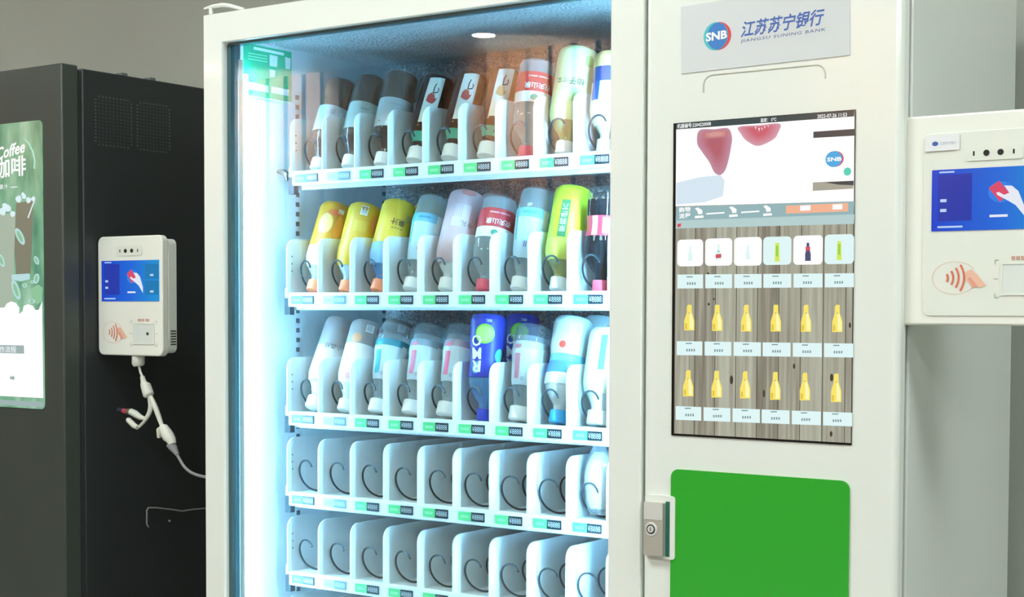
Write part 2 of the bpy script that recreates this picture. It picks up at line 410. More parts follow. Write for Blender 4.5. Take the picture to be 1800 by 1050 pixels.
e_yel3 = em('screen pale yellow', 'fbf3ae', 1.05); e_yel = em('screen yellow', 'f3e06a', 1.05); e_yel2 = em('screen deep yellow', 'e3bd3c', 1.0); e_bl = em('screen blue', '46a8e0', 1.0); e_rd = em('screen red', 'd2525e', 1.0); e_ink = em('screen ink', '7f9a9c', 1.0); e_nv = em('screen navy', '4a5076', 1.0)
xl, xr = SX0 + 0.0042, SX1 - 0.0008
def band(pyl, pyr, pyl2, pyr2): # across the whole display, by the rows at its left and right edge
    return pp((1190, pyl), (1503, pyr), (1502, pyr2), (1189, pyl2))[::-1]
b = MB().flat(band(228, 205, 363, 354), YD, e_white)
b.flat(pp((1190, 322), (1230, 312), (1268, 308), (1275, 318), (1272, 345), (1240, 356), (1190, 360)), YD - 0.0002, e_shadow)
def cat(pts, n=5):                 # closed smooth outline through pixel points
    out = []; k = len(pts)
    for i in range(k):
        p0, p1, p2, p3 = pts[i - 1], pts[i], pts[(i + 1) % k], pts[(i + 2) % k]
        for j in range(n):
            t = j / n; out.append(tuple(.5 * ((2 * p1[c]) + (-p0[c] + p2[c]) * t + (2 * p0[c] - 5 * p1[c] + 4 * p2[c] - p3[c]) * t * t + (-p0[c] + 3 * p1[c] - 3 * p2[c] + p3[c]) * t ** 3) for c in range(2)))
    return out
def shrink(pts, f, c): return [(c[0] + (x - c[0]) * f, c[1] + (y - c[1]) * f) for x, y in pts]
def blend(c0, c1, t):
    a = [int(c0[i:i + 2], 16) for i in (0, 2, 4)]; d = [int(c1[i:i + 2], 16) for i in (0, 2, 4)]
    return ''.join('%02x' % round(a[i] + (d[i] - a[i]) * t) for i in range(3))
f1 = cat([(1231, 229.5), (1258, 227.5), (1281, 226), (1288, 240), (1287, 256), (1282, 282), (1276, 300), (1267, 308), (1257, 303), (1248, 285), (1236, 268), (1227, 252)])
f2 = cat([(1300, 223.5), (1336, 220.6), (1372, 218), (1369, 234), (1360, 246), (1334, 257), (1314, 248), (1304, 236)])
for k in range(6):
    t = k / 5; mm = em('screen fruit %d' % k, blend('c08a9e', 'b4626e', t))
    b.flat(pp(*shrink(f1, 1 - .62 * t, (1260, 250 + 6 * t))), YD - 0.0004 - k * .00008, mm)
    b.flat(pp(*shrink(f2, 1 - .6 * t, (1336, 228))), YD - 0.0004 - k * .00008, em('screen berry %d' % k, blend('d29aa8', 'cc6070', t)))
for k in range(3):
    b.flat(pp(*shrink(cat([(1238, 234), (1262, 230), (1281, 231), (1280, 240), (1258, 243), (1240, 243)]), 1 - .25 * k, (1260, 236))), YD - 0.00085 - k * .00005, em('screen fruit shine %d' % k, blend('bb7076', 'd49a94', (k + 1) / 3)))
for x, y, w, h in ((1330, 226, 2, 5), (1336, 229, 2.4, 7), (1341, 228, 1.6, 6), (1346, 225, 2, 5), (1352, 223, 1.4, 4)):
    b.flat(pp((x - w / 2, y - h / 2), (x + w / 2, y - h / 2), (x, y + h / 2))[::-1], YD - .0010, e_white)
b.build('advert_picture', disp, smooth=False)
b = MB().flat(band(217.5, 193.8, 228, 205), YD, e_bar)
def ptext(b, s, p0, p1, hpx, m, y, **k):
    (x0, z0), (x1, z1) = XZ(*p0), XZ(*p1); zt = XZ(p0[0], p0[1] - hpx)[1]
    b.text(s, on_y(y)(x0, z0, (z1 - z0) / (x1 - x0)), w=x1 - x0, h=zt - z0, m=m, **k)
ptext(b, '机器编号:2204220008', (1192, 226.5), (1251, 221.5), 8, e_white, YD - 0.0003, bold=0.01)
ptext(b, '温度： 5℃', (1338, 215.5), (1366, 213.5), 7, e_white, YD - 0.0003, bold=0.01)
ptext(b, '2022-07-26 11:53', (1438, 208.5), (1490, 205), 6.5, e_white, YD - 0.0003, bold=0.01)
b.build('status_bar', disp, smooth=False)
b = MB().flat(pp((1431, 232), (1503, 227), (1503, 239), (1431, 243)), YD - 0.0003, e_dk).flat(pp((1431, 243), (1503, 239), (1502, 318), (1430, 321)), YD - 0.0003, e_white)
b.flat(pp((1430, 321), (1502, 318), (1501, 332), (1430, 336)), YD - 0.0003, e_beige).flat(pp((1450, 321), (1502, 318), (1502, 326), (1476, 325)), YD - 0.0005, e_dk)
cx, cz = XZ(1468, 280)
b.flat(disc(cx + 0.001, cz, 0.0125, 0.0108), YD - 0.0005, e_rd).flat(disc(cx - 0.0008, cz, 0.0120, 0.0108), YD - 0.0007, e_bl).text('SNB', on_y(YD - 0.0009)(cx - 0.0105, cz - 0.003), w=0.021, h=0.0055, m=e_white, bold=0.03)
cx, cz = XZ(1491, 302); b.flat(disc(cx, cz, 0.0055), YD - 0.0005, e_cyan)
b.build('bank_inset', disp, smooth=False)
b = MB().flat(band(364, 354, 388, 377), YD, e_teal).flat(band(388, 377, 402, 394), YD, e_pale)
for s, p in (('购', (1195, 374)), ('物', (1205.5, 373)), ('流', (1195, 385)), ('程', (1205.5, 384))):
    ptext(b, s, p, (p[0] + 9.5, p[1] - 0.6), 9, e_white, YD - 0.0003, bold=0.02)
for x, y in ((1230, 371), (1290, 369), (1350, 367)):
    b.flat(pp((x - 7, y - 4), (x - 2, y - 6), (x + 6, y - 1), (x + 6, y + 5), (x - 1, y + 6), (x - 3, y)), YD - 0.0003, e_white).flat(pp((x - 7, y + 9), (x + 8, y + 8), (x + 8, y + 12), (x - 7, y + 13)), YD - 0.0003, e_white)
for x, y in ((1243, 375), (1304, 372.5)):
    b.flat(pp((x, y), (x + 32, y - 2), (x + 32, y + 0.5), (x, y + 2.5)), YD - 0.0003, e_white)
x0, z0, x1, z1 = prect((1382, 360), (1494, 372)); b.flat([XZ(1383, 362), XZ(1492, 357), XZ(1492, 372), XZ(1383, 376)][::-1], YD - 0.0003, e_or)
b.flat(pp((1408, 362), (1426, 361), (1426, 370), (1408, 371)), YD - 0.0005, e_white).flat(pp((1465, 360), (1482, 359), (1482, 368), (1465, 369)), YD - 0.0005, e_white)
b.flat(pp((1192, 394), (1199, 393), (1198, 399), (1192, 400)), YD - 0.0003, e_rd)
b.build('steps_bar', disp, smooth=False)
# product cards
CX = [1192, 1241, 1292, 1343, 1396, 1451]; CW = [45, 47, 48, 49, 51, 51]
TY = [(422, 468), (420, 467), (418, 467), (417, 465.5), (415, 465), (413, 464)]
def bottle_out(xc, ya, yb, hw):
    return pp((xc - hw * .45, ya), (xc + hw * .45, ya), (xc + hw * .5, ya + (yb - ya) * .3), (xc + hw, ya + (yb - ya) * .62), (xc + hw * 1.0, yb), (xc - hw * 1.0, yb), (xc - hw, ya + (yb - ya) * .62), (xc - hw * .5, ya + (yb - ya) * .3))[::-1]
for i in range(6):
    x0, z0, x1, z1 = prect((CX[i], TY[i][0]), (CX[i] + CW[i], TY[i][1]))
    b = MB().flat(rrect(x0, z0, x1, z1, 0.006), YD, e_white if i in (0, 1, 2, 4) else e_card)
    xc = CX[i] + CW[i] / 2; yc = sum(TY[i]) / 2
    if i in (3, 5): b.flat(pp((xc - 3.5, yc - 14), (xc + 3.5, yc - 14), (xc + 4.5, yc + 19), (xc - 4.5, yc + 19))[::-1], YD - 0.0003, e_lime).flat(pp((xc - 2, yc - 9), (xc + 2, yc - 9), (xc + 2, yc + 10), (xc - 2, yc + 10))[::-1], YD - 0.0005, e_green)
    if i == 4: b.flat(bottle_out(xc, yc - 13, yc + 19, 5), YD - 0.0003, e_nv).flat(pp((xc - 4, yc - 6), (xc + 4, yc - 6), (xc + 4, yc + 1), (xc - 4, yc + 1))[::-1], YD - 0.0005, e_rd)
    if i == 1: b.flat(bottle_out(xc, yc - 14, yc + 14, 4.5), YD - 0.0003, e_card).flat(pp((xc - 5, yc + 4), (xc + 5, yc + 3), (xc + 5, yc + 10), (xc - 5, yc + 11))[::-1], YD - 0.0005, e_rd).flat(pp((xc - 2, yc), (xc + 2, yc), (xc, yc - 4))[::-1], YD - 0.0005, e_cyan)
    if i in (0, 2): b.flat(bottle_out(xc, yc - 12, yc + 14, 4), YD - 0.0003, e_card)
    b.build('product_card', disp, smooth=False)
BXC = [1213, 1262, 1313, 1365, 1418, 1473]; YB2 = [(536, 581), (536, 582), (536, 583), (536, 583), (536, 583.5), (536, 584)]
BX3 = [1211, 1261, 1311, 1364, 1416, 1471]; YB3 = [(651, 697), (652, 699), (653, 700.5), (654, 703), (655.5, 704), (657, 707)]
for xs, ys in ((BXC, YB2), (BX3, YB3)):
    for i in range(6):
        b = MB().flat(bottle_out(xs[i], ys[i][0], ys[i][1], 9), YD, e_yel)
        b.flat(pp((xs[i] - 7, ys[i][1] - 12), (xs[i] - 4, ys[i][1] - 12), (xs[i] - 4, ys[i][1] - 2), (xs[i] - 7, ys[i][1] - 2))[::-1], YD - 0.0003, e_yel2)
        h_ = ys[i][1] - ys[i][0]
        b.flat(pp((xs[i] + .5, ys[i][0] + h_ * .32), (xs[i] + 3.5, ys[i][0] + h_ * .34), (xs[i] + 7.2, ys[i][0] + h_ * .66), (xs[i] + 7.2, ys[i][1] - 2), (xs[i] + 1, ys[i][1] - 2))[::-1], YD - 0.0003, e_yel3)
        b.flat(pp((xs[i] - 4.6, ys[i][0] - 1), (xs[i] - 2.6, ys[i][0] - 1), (xs[i] - 3.2, ys[i][0] + 2), (xs[i] - 4.8, ys[i][0] + 2))[::-1], YD - 0.0004, e_ink)
        b.flat(pp((xs[i] - .9, ys[i][0] + 14), (xs[i] + .9, ys[i][0] + 14), (xs[i] + .9, ys[i][0] + 16), (xs[i] - .9, ys[i][0] + 16))[::-1], YD - 0.0003, e_ink)
        b.build('product_picture', disp, smooth=False)
for x, y, rx, ry in ((1287, 668, 3, 8), (1344, 692, 2, 7), (1463, 664, 3, 7), (1462, 763, 2.5, 5), (1247, 535, 2, 2.5), (1495, 572, 2, 5), (1397, 644, 2, 5), (1256, 526, 1.6, 2), (1246, 481, 2, 2)):
    MB().flat(pp(*[(x + rx * math.cos(R(a)), y - ry * math.sin(R(a))) for a in range(0, 360, 30)]), YD + .0001, em('screen knot', '453d34')).build('timber_knot', disp, smooth=False)
for ya, dy, h in ((483, -0.4, 24.5), (600, 0.7, 24.5), (714, 2.0, 24)):
    for i in range(6):
        xa = CX[i] - (0, 1.2, 3.0)[(ya > 550) + (ya > 650)]
        y = ya + dy * i
        b = MB().flat(pp((xa, y), (xa + CW[i], y + dy * .9), (xa + CW[i], y + h + dy * .9), (xa, y + h))[::-1], YD, e_card)
        for k in range(4): b.flat(pp((xa + 17 + k * 4.2, y + 13.5), (xa + 19.6 + k * 4.2, y + 13.5), (xa + 19.6 + k * 4.2, y + 18), (xa + 17 + k * 4.2, y + 18))[::-1], YD - 0.0003, e_ink)
        b.flat(pp((xa + 16, y + 3), (xa + 27, y + 3), (xa + 27, y + 5), (xa + 16, y + 5))[::-1], YD - 0.0003, e_ink)
        b.build('price_card', disp, smooth=False)

# green panel
m_green = mat('green acrylic', '2fa430', 0.18, coat=0.4)
gp = part('green_panel', MB().plate(rrect(0.8920, 0.46, 1.1668, 1.0718, 0.012), -0.003, 0.0, m_green))
# lock handle
m_chrome = mat('brushed chrome', 'c6c4bb', 0.42, metal=0.55); m_chrome2 = mat('polished chrome', 'f0f0ee', 0.25, metal=0.4)
x0, z0 = XZ(1136, 979); x1, z1 = XZ(1189, 873)
lk = part('lock_escutcheon', MB().plate(rrect(x0, z0, x1, z1, 0.005), -0.0045, 0.0, m_white))
xh = XZ(1172, 930)[0]; zt = XZ(1152, 882)[1]; zb = XZ(1152, 975)[1]
MB().plate(rrect(xh + 0.0005, zb - 0.001, xh + 0.0075, zt + 0.002, 0.001), -0.0049, -0.0045, mat('painted green reflection', '2f6b5c', 0.25)).build('recess', lk)  # flat plate paints the green panel's reflection in the recess
o = MB().plate(rrect(x0 + 0.0025, zb, xh, zt, 0.0012), -0.0125, -0.0045, m_chrome).build('handle', lk)
zm = XZ(1152, 912)[1]
MB().plate(rrect(x0 + 0.0028, zm, xh - 0.0003, zt - 0.0004, 0.001), -0.0131, -0.0125, m_chrome2).build('handle_cap', lk)
cx, cz = XZ(1152, 929)
b = MB()
for (ra, rb, ya, yb, mm) in ((0.0102, 0.0095, -0.0125, -0.0137, m_chrome2), (0.0072, 0.0066, -0.0137, -0.0142, mat('dark steel', '4a4a48', 0.3, metal=0.8)), (0.0052, 0.0048, -0.0142, -0.0150, m_chrome2)):
    n = 24
    vs = [(cx + ra * math.cos(2 * math.pi * i / n), ya, cz + ra * math.sin(2 * math.pi * i / n)) for i in range(n)] + [(cx + rb * math.cos(2 * math.pi * i / n), yb, cz + rb * math.sin(2 * math.pi * i / n)) for i in range(n)]
    b.add(vs, [(i, (i + 1) % n, n + (i + 1) % n, n + i) for i in range(n)] + [tuple(range(n, 2 * n))], mm)
b.box((cx - 0.0006, -0.0152, cz - 0.003), (cx + 0.0006, -0.0149, cz + 0.003), m_dark)
b.build('lock_cylinder', lk)

# ------------------------------------------------------------------ rails and sticker inside
b = MB(); z = 0.60
while z < 1.70:
    b.box((XWL, 0.1895, z), (XWL + 0.0012, 0.1985, z + 0.0085), m_grey); z += 0.0183
tag(part('rail_slots', b, smooth=False), kind='stuff')
b = MB(); z = 0.60
while z < 1.70:
    b.box((XWL, 0.4440, z), (XWL + 0.0012, 0.4535, z + 0.0085), m_grey); z += 0.0183
tag(part('rail_slots', b, smooth=False), kind='stuff')
m_stk = mat('mint green sticker', '16b886', 0.35)
stk = part('sticker', MB().box((XWL, 0.053, 1.692), (XWL + 0.001, 0.178, 1.785), m_stk), smooth=False)
m_sw = mat('sticker white', 'eef6f2', 0.4); m_sp = mat('sticker pale green', '8ee6b8', 0.4)
b = MB(); xs = XWL + 0.0013
def srect(pa, pb, mm):
    A, B = PXX(*pa, xs), PXX(*pb, xs); b.flat([(A.y, B.z), (B.y, B.z), (B.y, A.z), (A.y, A.z)], xs, mm, 'x')
def spoly(pts, mm): b.flat([(PXX(*p, xs).y, PXX(*p, xs).z) for p in pts], xs, mm, 'x')
spoly([(446, 82), (499, 93), (499, 98), (446, 87)], m_sw); spoly([(474, 96), (488, 99), (487, 118), (474, 116)], m_sw); spoly([(474, 122), (484, 124), (483, 135), (475, 136)], m_sw)
spoly([(501, 100), (511, 103), (510, 122), (502, 121)], m_sw); spoly([(434, 143), (471, 151), (472, 163), (434, 156)], m_sw); spoly([(477, 152), (508, 158), (507, 169), (477, 163)], m_sw)
for k in range(3): spoly([(436, 92 + k * 5), (470, 98 + k * 5), (470, 100 + k * 5), (436, 94 + k * 5)], m_sp)
spoly([(433, 168), (500, 180), (500, 184), (433, 171)], m_sp)
b.build('sticker_print', stk, smooth=False)

# ------------------------------------------------------------------ trays
YT = 0.130
KS = (YT - CAM.y) / (0.07 - CAM.y)      # the trays stand well behind the glass so that goods can drop
PITCHX, XD = 0.075 * KS, CAM.x + (0.0639 - CAM.x) * KS
NC = 10
TZ = [1.3 + (z - 1.3) * KS for z in (1.5232, 1.3074, 1.0946, 0.9496, 0.8057, 0.6620)]
TDX = [0.0107, 0, 0, 0, 0, 0]
TDY = [0, 0, 0, 0, 0, 0]
SH = 0.0250 * KS        # height of the price rail
m_tray = mat('white tray plastic', 'eef2f3', 0.42)
m_wire = mat('dark spring steel', '2b3236', 0.4, metal=0.3)
m_tgreen = mat('green price card', '5ccf80', 0.5); m_tlcd = mat('price LCD', '12222a', 0.4); m_tdig = mat('LCD digits', 'dfeef0', 0.5); m_tgp = mat('pale green print', '9be6b0', 0.5)
m_tcard_washed = mat('LED-washed price card', 'b4d6c4', 0.5); m_tlcd_washed = mat('LED-washed LCD', '6d8a96', 0.4)  # paler copies: the LED strip's wash-out is put into these colours
HD = 0.1215 * KS        # divider top above the rail bottom
def div_outline():
    r = 0.021; y0, y1, z0, z1 = 0.0, 0.318, SH - 0.004, HD
    return [(y0, z0), (y1, z0), (y1, z1)] + [(y0 + r + r * math.cos(R(a)), z1 - r + r * math.sin(R(a))) for a in range(90, 181, 10)]
def tag_mesh(green, lcd):
    b = MB()
    b.plate(rrect(0.0, 0.0, 0.0270, 0.0150), -0.0016, 0, green); b.plate(rrect(0.0275, 0.0, 0.0545, 0.0150), -0.0020, 0, lcd)
    for k in range(4): b.flat(rrect(0.005 + k * 0.0045, 0.0045, 0.0082 + k * 0.0045, 0.0095), -0.0018, m_tgp)
    b.text('¥8888', lambda u, v: (0.0292 + u, -0.0023, 0.0032 + v), w=0.0236, h=0.0092, m=m_tdig, bold=-0.012)
    return b
P_div = P_tag = P_tag_washed = None
COIL = {}
trays = []
HELI = 0.092
for r_, zb in enumerate(TZ):
    x0 = XD + TDX[r_]
    tr = part('tray', MB().box((x0 + 0.001, YT + 0.003, SH - 0.006), (x0 + PITCHX * NC + 0.004, YT + 0.320, SH - 0.003), m_tray)
              .box((x0 + 0.001, YT + 0.02, -0.006), (x0 + PITCHX * NC + 0.004, YT + 0.032, SH - 0.006), m_tray), smooth=False)
    tr.location = (0, 0, zb)
    trays.append(tr)
    o = MB().plate(rrect(x0 + 0.008, 0.0, x0 + PITCHX * NC + 0.004, SH, 0.002), YT - 0.004, YT + 0.003, m_tray).build('price_rail', tr)
    MB().box((x0 - 0.010, YT + 0.004, 0.016), (x0 - 0.0005, YT + 0.016, 0.036), m_tray).build('runner_knob', tr)
    bevel(tr.children[-1], 0.003, 2)
    MB().box((x0 - 0.009, YT + 0.004, -0.015), (x0 + 0.004, YT + 0.016, 0.0155), mat('dark bracket steel', '34393c', 0.5)).build('runner_bracket', tr, smooth=False)
    for i in range(NC + 1):
        if P_div is None:
            d = MB().plate(div_outline(), -0.0014, 0.0014, m_tray, 'x').build('divider', tr); P_div = d
        else: d = share(P_div, 'divider', tr, (0, 0, 0))
        d.location = (x0 + PITCHX * i, YT, 0)
        if i == 0:
            b = MB()
            for k in range(3): b.plate(disc(0.0125, 0.093 - 0.0135 * k, 0.0013, n=8), 0.0014, 0.0019, m_dark, 'x')
            b.build('divider_pins', tr).location = (x0, YT, 0)
    for i in range(NC):
        full = r_ < 3 or (r_ == 3 and i == 8)          # coils that hold goods are wound wider
        loc = (x0 + PITCHX * (i + .5) + (0.0030 if full else -0.0035), YT + (-0.008 if full else 0.0045), SH - 0.003 + 0.0316)
        if full not in COIL:
            pts = []; pit, turns = (HELI, 3.5) if full else (0.064, 4.6)
            for k in range(int(turns * 26) + 1):
                t = k / 26; a = R(36 if full else 42) + 2 * math.pi * t
                pts.append((0.0296 * math.cos(a), pit * t, 0.0296 * math.sin(a)))
            COIL[full] = MB().tube(pts, 0.0018, m_wire, 7).build('spiral_coil', tr); COIL[full].location = loc
        else: share(COIL[full], 'spiral_coil', tr, loc)
        loc = (x0 + PITCHX * i + 0.0160, YT - 0.004, 0.0048)
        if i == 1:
            if P_tag_washed is None: P_tag_washed = tag_mesh(m_tcard_washed, m_tlcd_washed).build('price_tag', tr, smooth=False); P_tag_washed.location = loc
            else: share(P_tag_washed, 'price_tag', tr, loc)
        else:
            if P_tag is None: P_tag = tag_mesh(m_tgreen, m_tlcd).build('price_tag', tr, smooth=False); P_tag.location = loc
            else: share(P_tag, 'price_tag', tr, loc)

# chrome latch on the top tray
b = MB(); yl = YT + 0.012
b.tube([PY(484, 303, yl), PY(492, 302, yl), PY(499, 303, yl), PY(505, 309, yl), PY(506, 318, yl)], [.0022, .004, .0062, .0072, .0050], mat('tarnished chrome', '9a968c', 0.2, metal=0.9), 12)
o = b.build('chrome_latch', trays[0]); o.location = (0, 0, -TZ[0])
# ------------------------------------------------------------------ bottles
m_pet = clear('clear bottle plastic', (0.965, 0.985, 0.99), 0.13, (0.95, 0.98, 0.99), 1.42)
m_pet2 = clear('thin bottle plastic', (0.98, 0.985, 0.99), 0.03, (0.9, 0.92, 0.94), 1.45)
m_water = clear('water', (0.97, 0.99, 0.995), 0.30, (0.95, 0.98, 0.99), None)
m_tea = clear('brown tea', (0.88, 0.78, 0.70), 0.30, (0.68, 0.50, 0.40), None)
m_tea2 = clear('amber tea', (0.62, 0.44, 0.34), 0.28, (0.50, 0.33, 0.25), None)
m_olive = clear('olive juice', (0.88, 0.87, 0.50), 0.7, (0.88, 0.87, 0.52), None)
m_cola = clear('cola', (0.10, 0.08, 0.09), 0.8, (0.06, 0.06, 0.08), None)
m_blued = clear('blue drink', (0.45, 0.70, 0.95), 0.85, (0.42, 0.74, 0.97), None)
m_orj = clear('pale juice', (0.95, 0.97, 0.98), 0.85, (0.95, 0.97, 0.985), None)
m_milk = mat('white drink', 'eceae6', 0.4)
m_cream = mat('cream drink', 'e9d6b0', 0.4)
m_capw = mat('white cap', 'eef0ee', 0.4); m_capo = mat('salmon orange cap', 'ee8456', 0.4); m_capr = mat('pink red cap', 'e8586c', 0.4); m_capb = mat('violet blue cap', '3d4fd0', 0.4); m_caps = mat('sky blue cap', '3aa6de', 0.4)
def pm(c, rough=0.4): return mat('print ' + c, c, rough)
def prof(R_, L, rc, hc, style='plain'):
    p = [(rc * .78, hc), (rc * .78, hc + .006), (rc * .86, hc + .010), (R_ * .66, hc + .020), (R_ * .88, hc + .031), (R_ * .985, hc + .043), (R_, hc + .052)]
    if style == 'waist':
        zz = hc + .052; p += [(R_ * .985, zz + .01), (R_ * .9, zz + .03), (R_ * .9, zz + .038), (R_ * .985, zz + .054)]
    if style == 'ribs':
        for k in range(3):
            z = L - .036 + k * .008; p += [(R_, z), (R_ * .965, z + .004)]
    if style == 'taper':
        p = [(rc * .78, hc), (rc * .78, hc + .008), (R_ * .6, hc + .022), (R_ * .78, hc + .045), (R_ * .9, hc + .075), (R_, L - .05)]
    p += [(R_, L - .012), (R_ * .94, L - .005), (R_ * .80, L - .001), (R_ * .66, L)]
    return p
def rad_at(p, z):
    for (r0, z0), (r1, z1) in zip(p, p[1:]):
        if z0 <= z <= z1 and z1 > z0: return r0 + (r1 - r0) * (z - z0) / (z1 - z0)
    return p[-1][0] if z > p[-1][1] else p[0][0]
def seg(p, z0, z1, off):
    out = [(rad_at(p, z0) + off, z0)] + [(r + off, z) for r, z in p if z0 < z < z1] + [(rad_at(p, z1) + off, z1)]
    return out
KIND = {}
def make_bottle(k, name, L, Rb, capm, rc=.0135, hc=.017, style='plain', shell=None, liquid=None, fill=1.0, labels=(), prints=(), film=False, extra=None):
    """bottle standing on its cap: z=0 is the cap top, z=L the bottle's base; labels [(z0,z1,mat)], prints [(kind,...)]"""
    root = empty(name); root['rc'] = rc
    p = prof(Rb, L, rc, hc, style)
    MB().lathe(p, shell or m_pet, 30).build('bottle_body', root)
    cp = MB().lathe([(rc * .86, 0), (rc * .97, .0012), (rc, .003), (rc, hc - .001), (rc * .97, hc)], capm, 30).build('cap', root)
    if liquid:
        q = seg(p, hc + .001, hc + (L - hc) * fill, -.0012); q = [(max(r, .002), z) for r, z in q]
        MB().lathe(q, liquid, 24).build('drink', root)
    for (z0, z1, mm) in labels:
        q = seg(p, z0, z1, .0006)
        MB().lathe(q, mm, 30, caps=False).build('label', root)
    lab = root.children[-1]
    def wrap(a0, zc, off=.0011):      # print: u to the reader's right and v up when the bottle stands upright
        return lambda u, v: ((rad_at(p, zc - v) + off) * math.sin(a0 - u / Rb), -(rad_at(p, zc - v) + off) * math.cos(a0 - u / Rb), zc - v)
    for pr in prints:
        b = MB(); kd = pr[0]
        if kd == 'rect':       # a0(deg), z centre, w, h, mat
            _, a, zc, w, h, mm = pr; f = wrap(R(a), zc); n = max(2, int(w / .004)); vs = []; fs = []
            for j in range(4):
                for i in range(n + 1): vs.append(f(-w / 2 + w * i / n, -h / 2 + h * j / 3))
            for j in range(3):
                for i in range(n): fs.append((j * (n + 1) + i, j * (n + 1) + i + 1, (j + 1) * (n + 1) + i + 1, (j + 1) * (n + 1) + i))
            b.add(vs, fs, mm); b.build('print_patch', lab)
        elif kd == 'disc':     # a, z, r, mat (, ry, off)
            _, a, zc, r, mm = pr[:5]; ry = pr[5] if len(pr) > 5 else r; f = wrap(R(a), zc, pr[6] if len(pr) > 6 else .0011)
            n = 20; vs = [f(0, 0)] + [f(r * .5 * math.cos(2 * math.pi * i / n), ry * .5 * math.sin(2 * math.pi * i / n)) for i in range(n)] + [f(r * math.cos(2 * math.pi * i / n), ry * math.sin(2 * math.pi * i / n)) for i in range(n)]
            fs = [(0, 1 + i, 1 + (i + 1) % n) for i in range(n)] + [(1 + i, 1 + n + i, 1 + n + (i + 1) % n, 1 + (i + 1) % n) for i in range(n)]
            b.add(vs, fs, mm); b.build('print_spot', lab)
        elif kd == 'text':     # a, z, body, h, mat, vertical
            _, a, zc, body, h, mm = pr[:6]; f = wrap(R(a), zc, .0016)
            if len(pr) > 6 and pr[6]:
                n = len(body)
                for i, ch in enumerate(body):
                    b.text(ch, (lambda u, v, i=i: f(u - h / 2, v + (n / 2 - i - 1) * h * 1.12)), w=h, h=h, m=mm, bold=.02)
            else:
                w = text2d(body, 0, .015)[2] / text2d(body, 0, .015)[3] * h
                b.text(body, (lambda u, v: f(u - w / 2, v - h / 2)), h=h, m=mm, bold=.015)
            b.build('lettering', lab, smooth=False)
        elif kd == 'bars':     # barcode: a, z, w, h
            _, a, zc, w, h = pr; f = wrap(R(a), zc); f2 = wrap(R(a), zc, .0015)
            b.add([f(-w / 2, -h / 2), f(0, -h / 2), f(w / 2, -h / 2), f(w / 2, h / 2), f(0, h / 2), f(-w / 2, h / 2)], [(0, 1, 4, 5), (1, 2, 3, 4)], pm('f2f2f0'))
            for i in range(6):
                y = -h * .4 + h * .8 * i / 6; b.add([f2(-w * .35, y), f2(w * .35, y), f2(w * .35, y + h * .05), f2(-w * .35, y + h * .05)], [(0, 1, 2, 3)], pm('6a7074'))
            b.build('barcode', lab, smooth=False)
    if film:
        q = seg(p, hc * .6, L + .0, .0016); q = [(r * (1 + .012 * math.sin(i * 2.3)), z) for i, (r, z) in enumerate(q)]
        MB().lathe(q, clear('wrinkled film', (0.97, 0.98, 0.98), 0.03, (0.9, 0.93, 0.95), 1.55, 0.12), 18, caps=False).build('wrap_film', root, smooth=False)
    if extra: extra(root, p)
    KIND[k] = root
    return root
def put(k, label, r_, i, ang, dx=0.0, dy=0.0, second=False, group='bottled drinks in the vending machine', spin=0.0, ycap=None):
    root = KIND[k]
    if root.get('placed'): root = copy_tree(root); 
    root['placed'] = 1
    rc = .017
    ycap = YT + 0.027 if ycap is None else ycap
    rc = root['rc'] * KS
    root.scale = (KS, KS, KS)
    root.location = (XD + TDX[r_] + PITCHX * (i + .5) + 0.003 + dx, ycap + dy + (HELI if second else 0), TZ[r_] + SH - 0.0028 + rc * .9 * math.sin(R(ang)))
    root.rotation_mode = 'XYZ'
    root.rotation_euler = (R(-ang), 0, R(spin)) if False else (R(-ang), 0, 0)
    tag(root, label, 'bottle', group)
    return root
# row 1
def grey_lab(c): return pm(c)
make_bottle('tea_a', 'tea_bottle', .178, .0285, m_capw, rc=.0150, hc=.020, shell=m_pet2, liquid=m_tea, fill=.985, film=True, labels=[(.068, .118, pm('cdd6d9'))],
            prints=[('rect', 62, .080, .010, .012, pm('b98a86')), ('text', 40, .105, '茶', .011, pm('93a4ac'))])
make_bottle('tea_b', 'tea_bottle', .176, .0290, m_capw, rc=.0155, hc=.021, shell=m_pet2, liquid=m_tea, fill=.985, film=True, labels=[(.066, .118, pm('cfdcd6'))],
            prints=[('rect', 70, .078, .012, .010, pm('c98f86')), ('rect', 40, .104, .016, .004, pm('a9bcc0'))])
make_bottle('tea_c', 'tea_bottle', .174, .0295, m_capw, rc=.0160, hc=.022, shell=m_pet2, liquid=m_tea, fill=.985, film=True, labels=[(.064, .118, pm('d3dade'))],
            prints=[('text', 48, .086, '茶咖', .011, pm('5c6a74')), ('text', 48, .073, '———', .0018, pm('c96a70')), ('text', 42, .106, '······', .002, pm('8d9aa2'))])
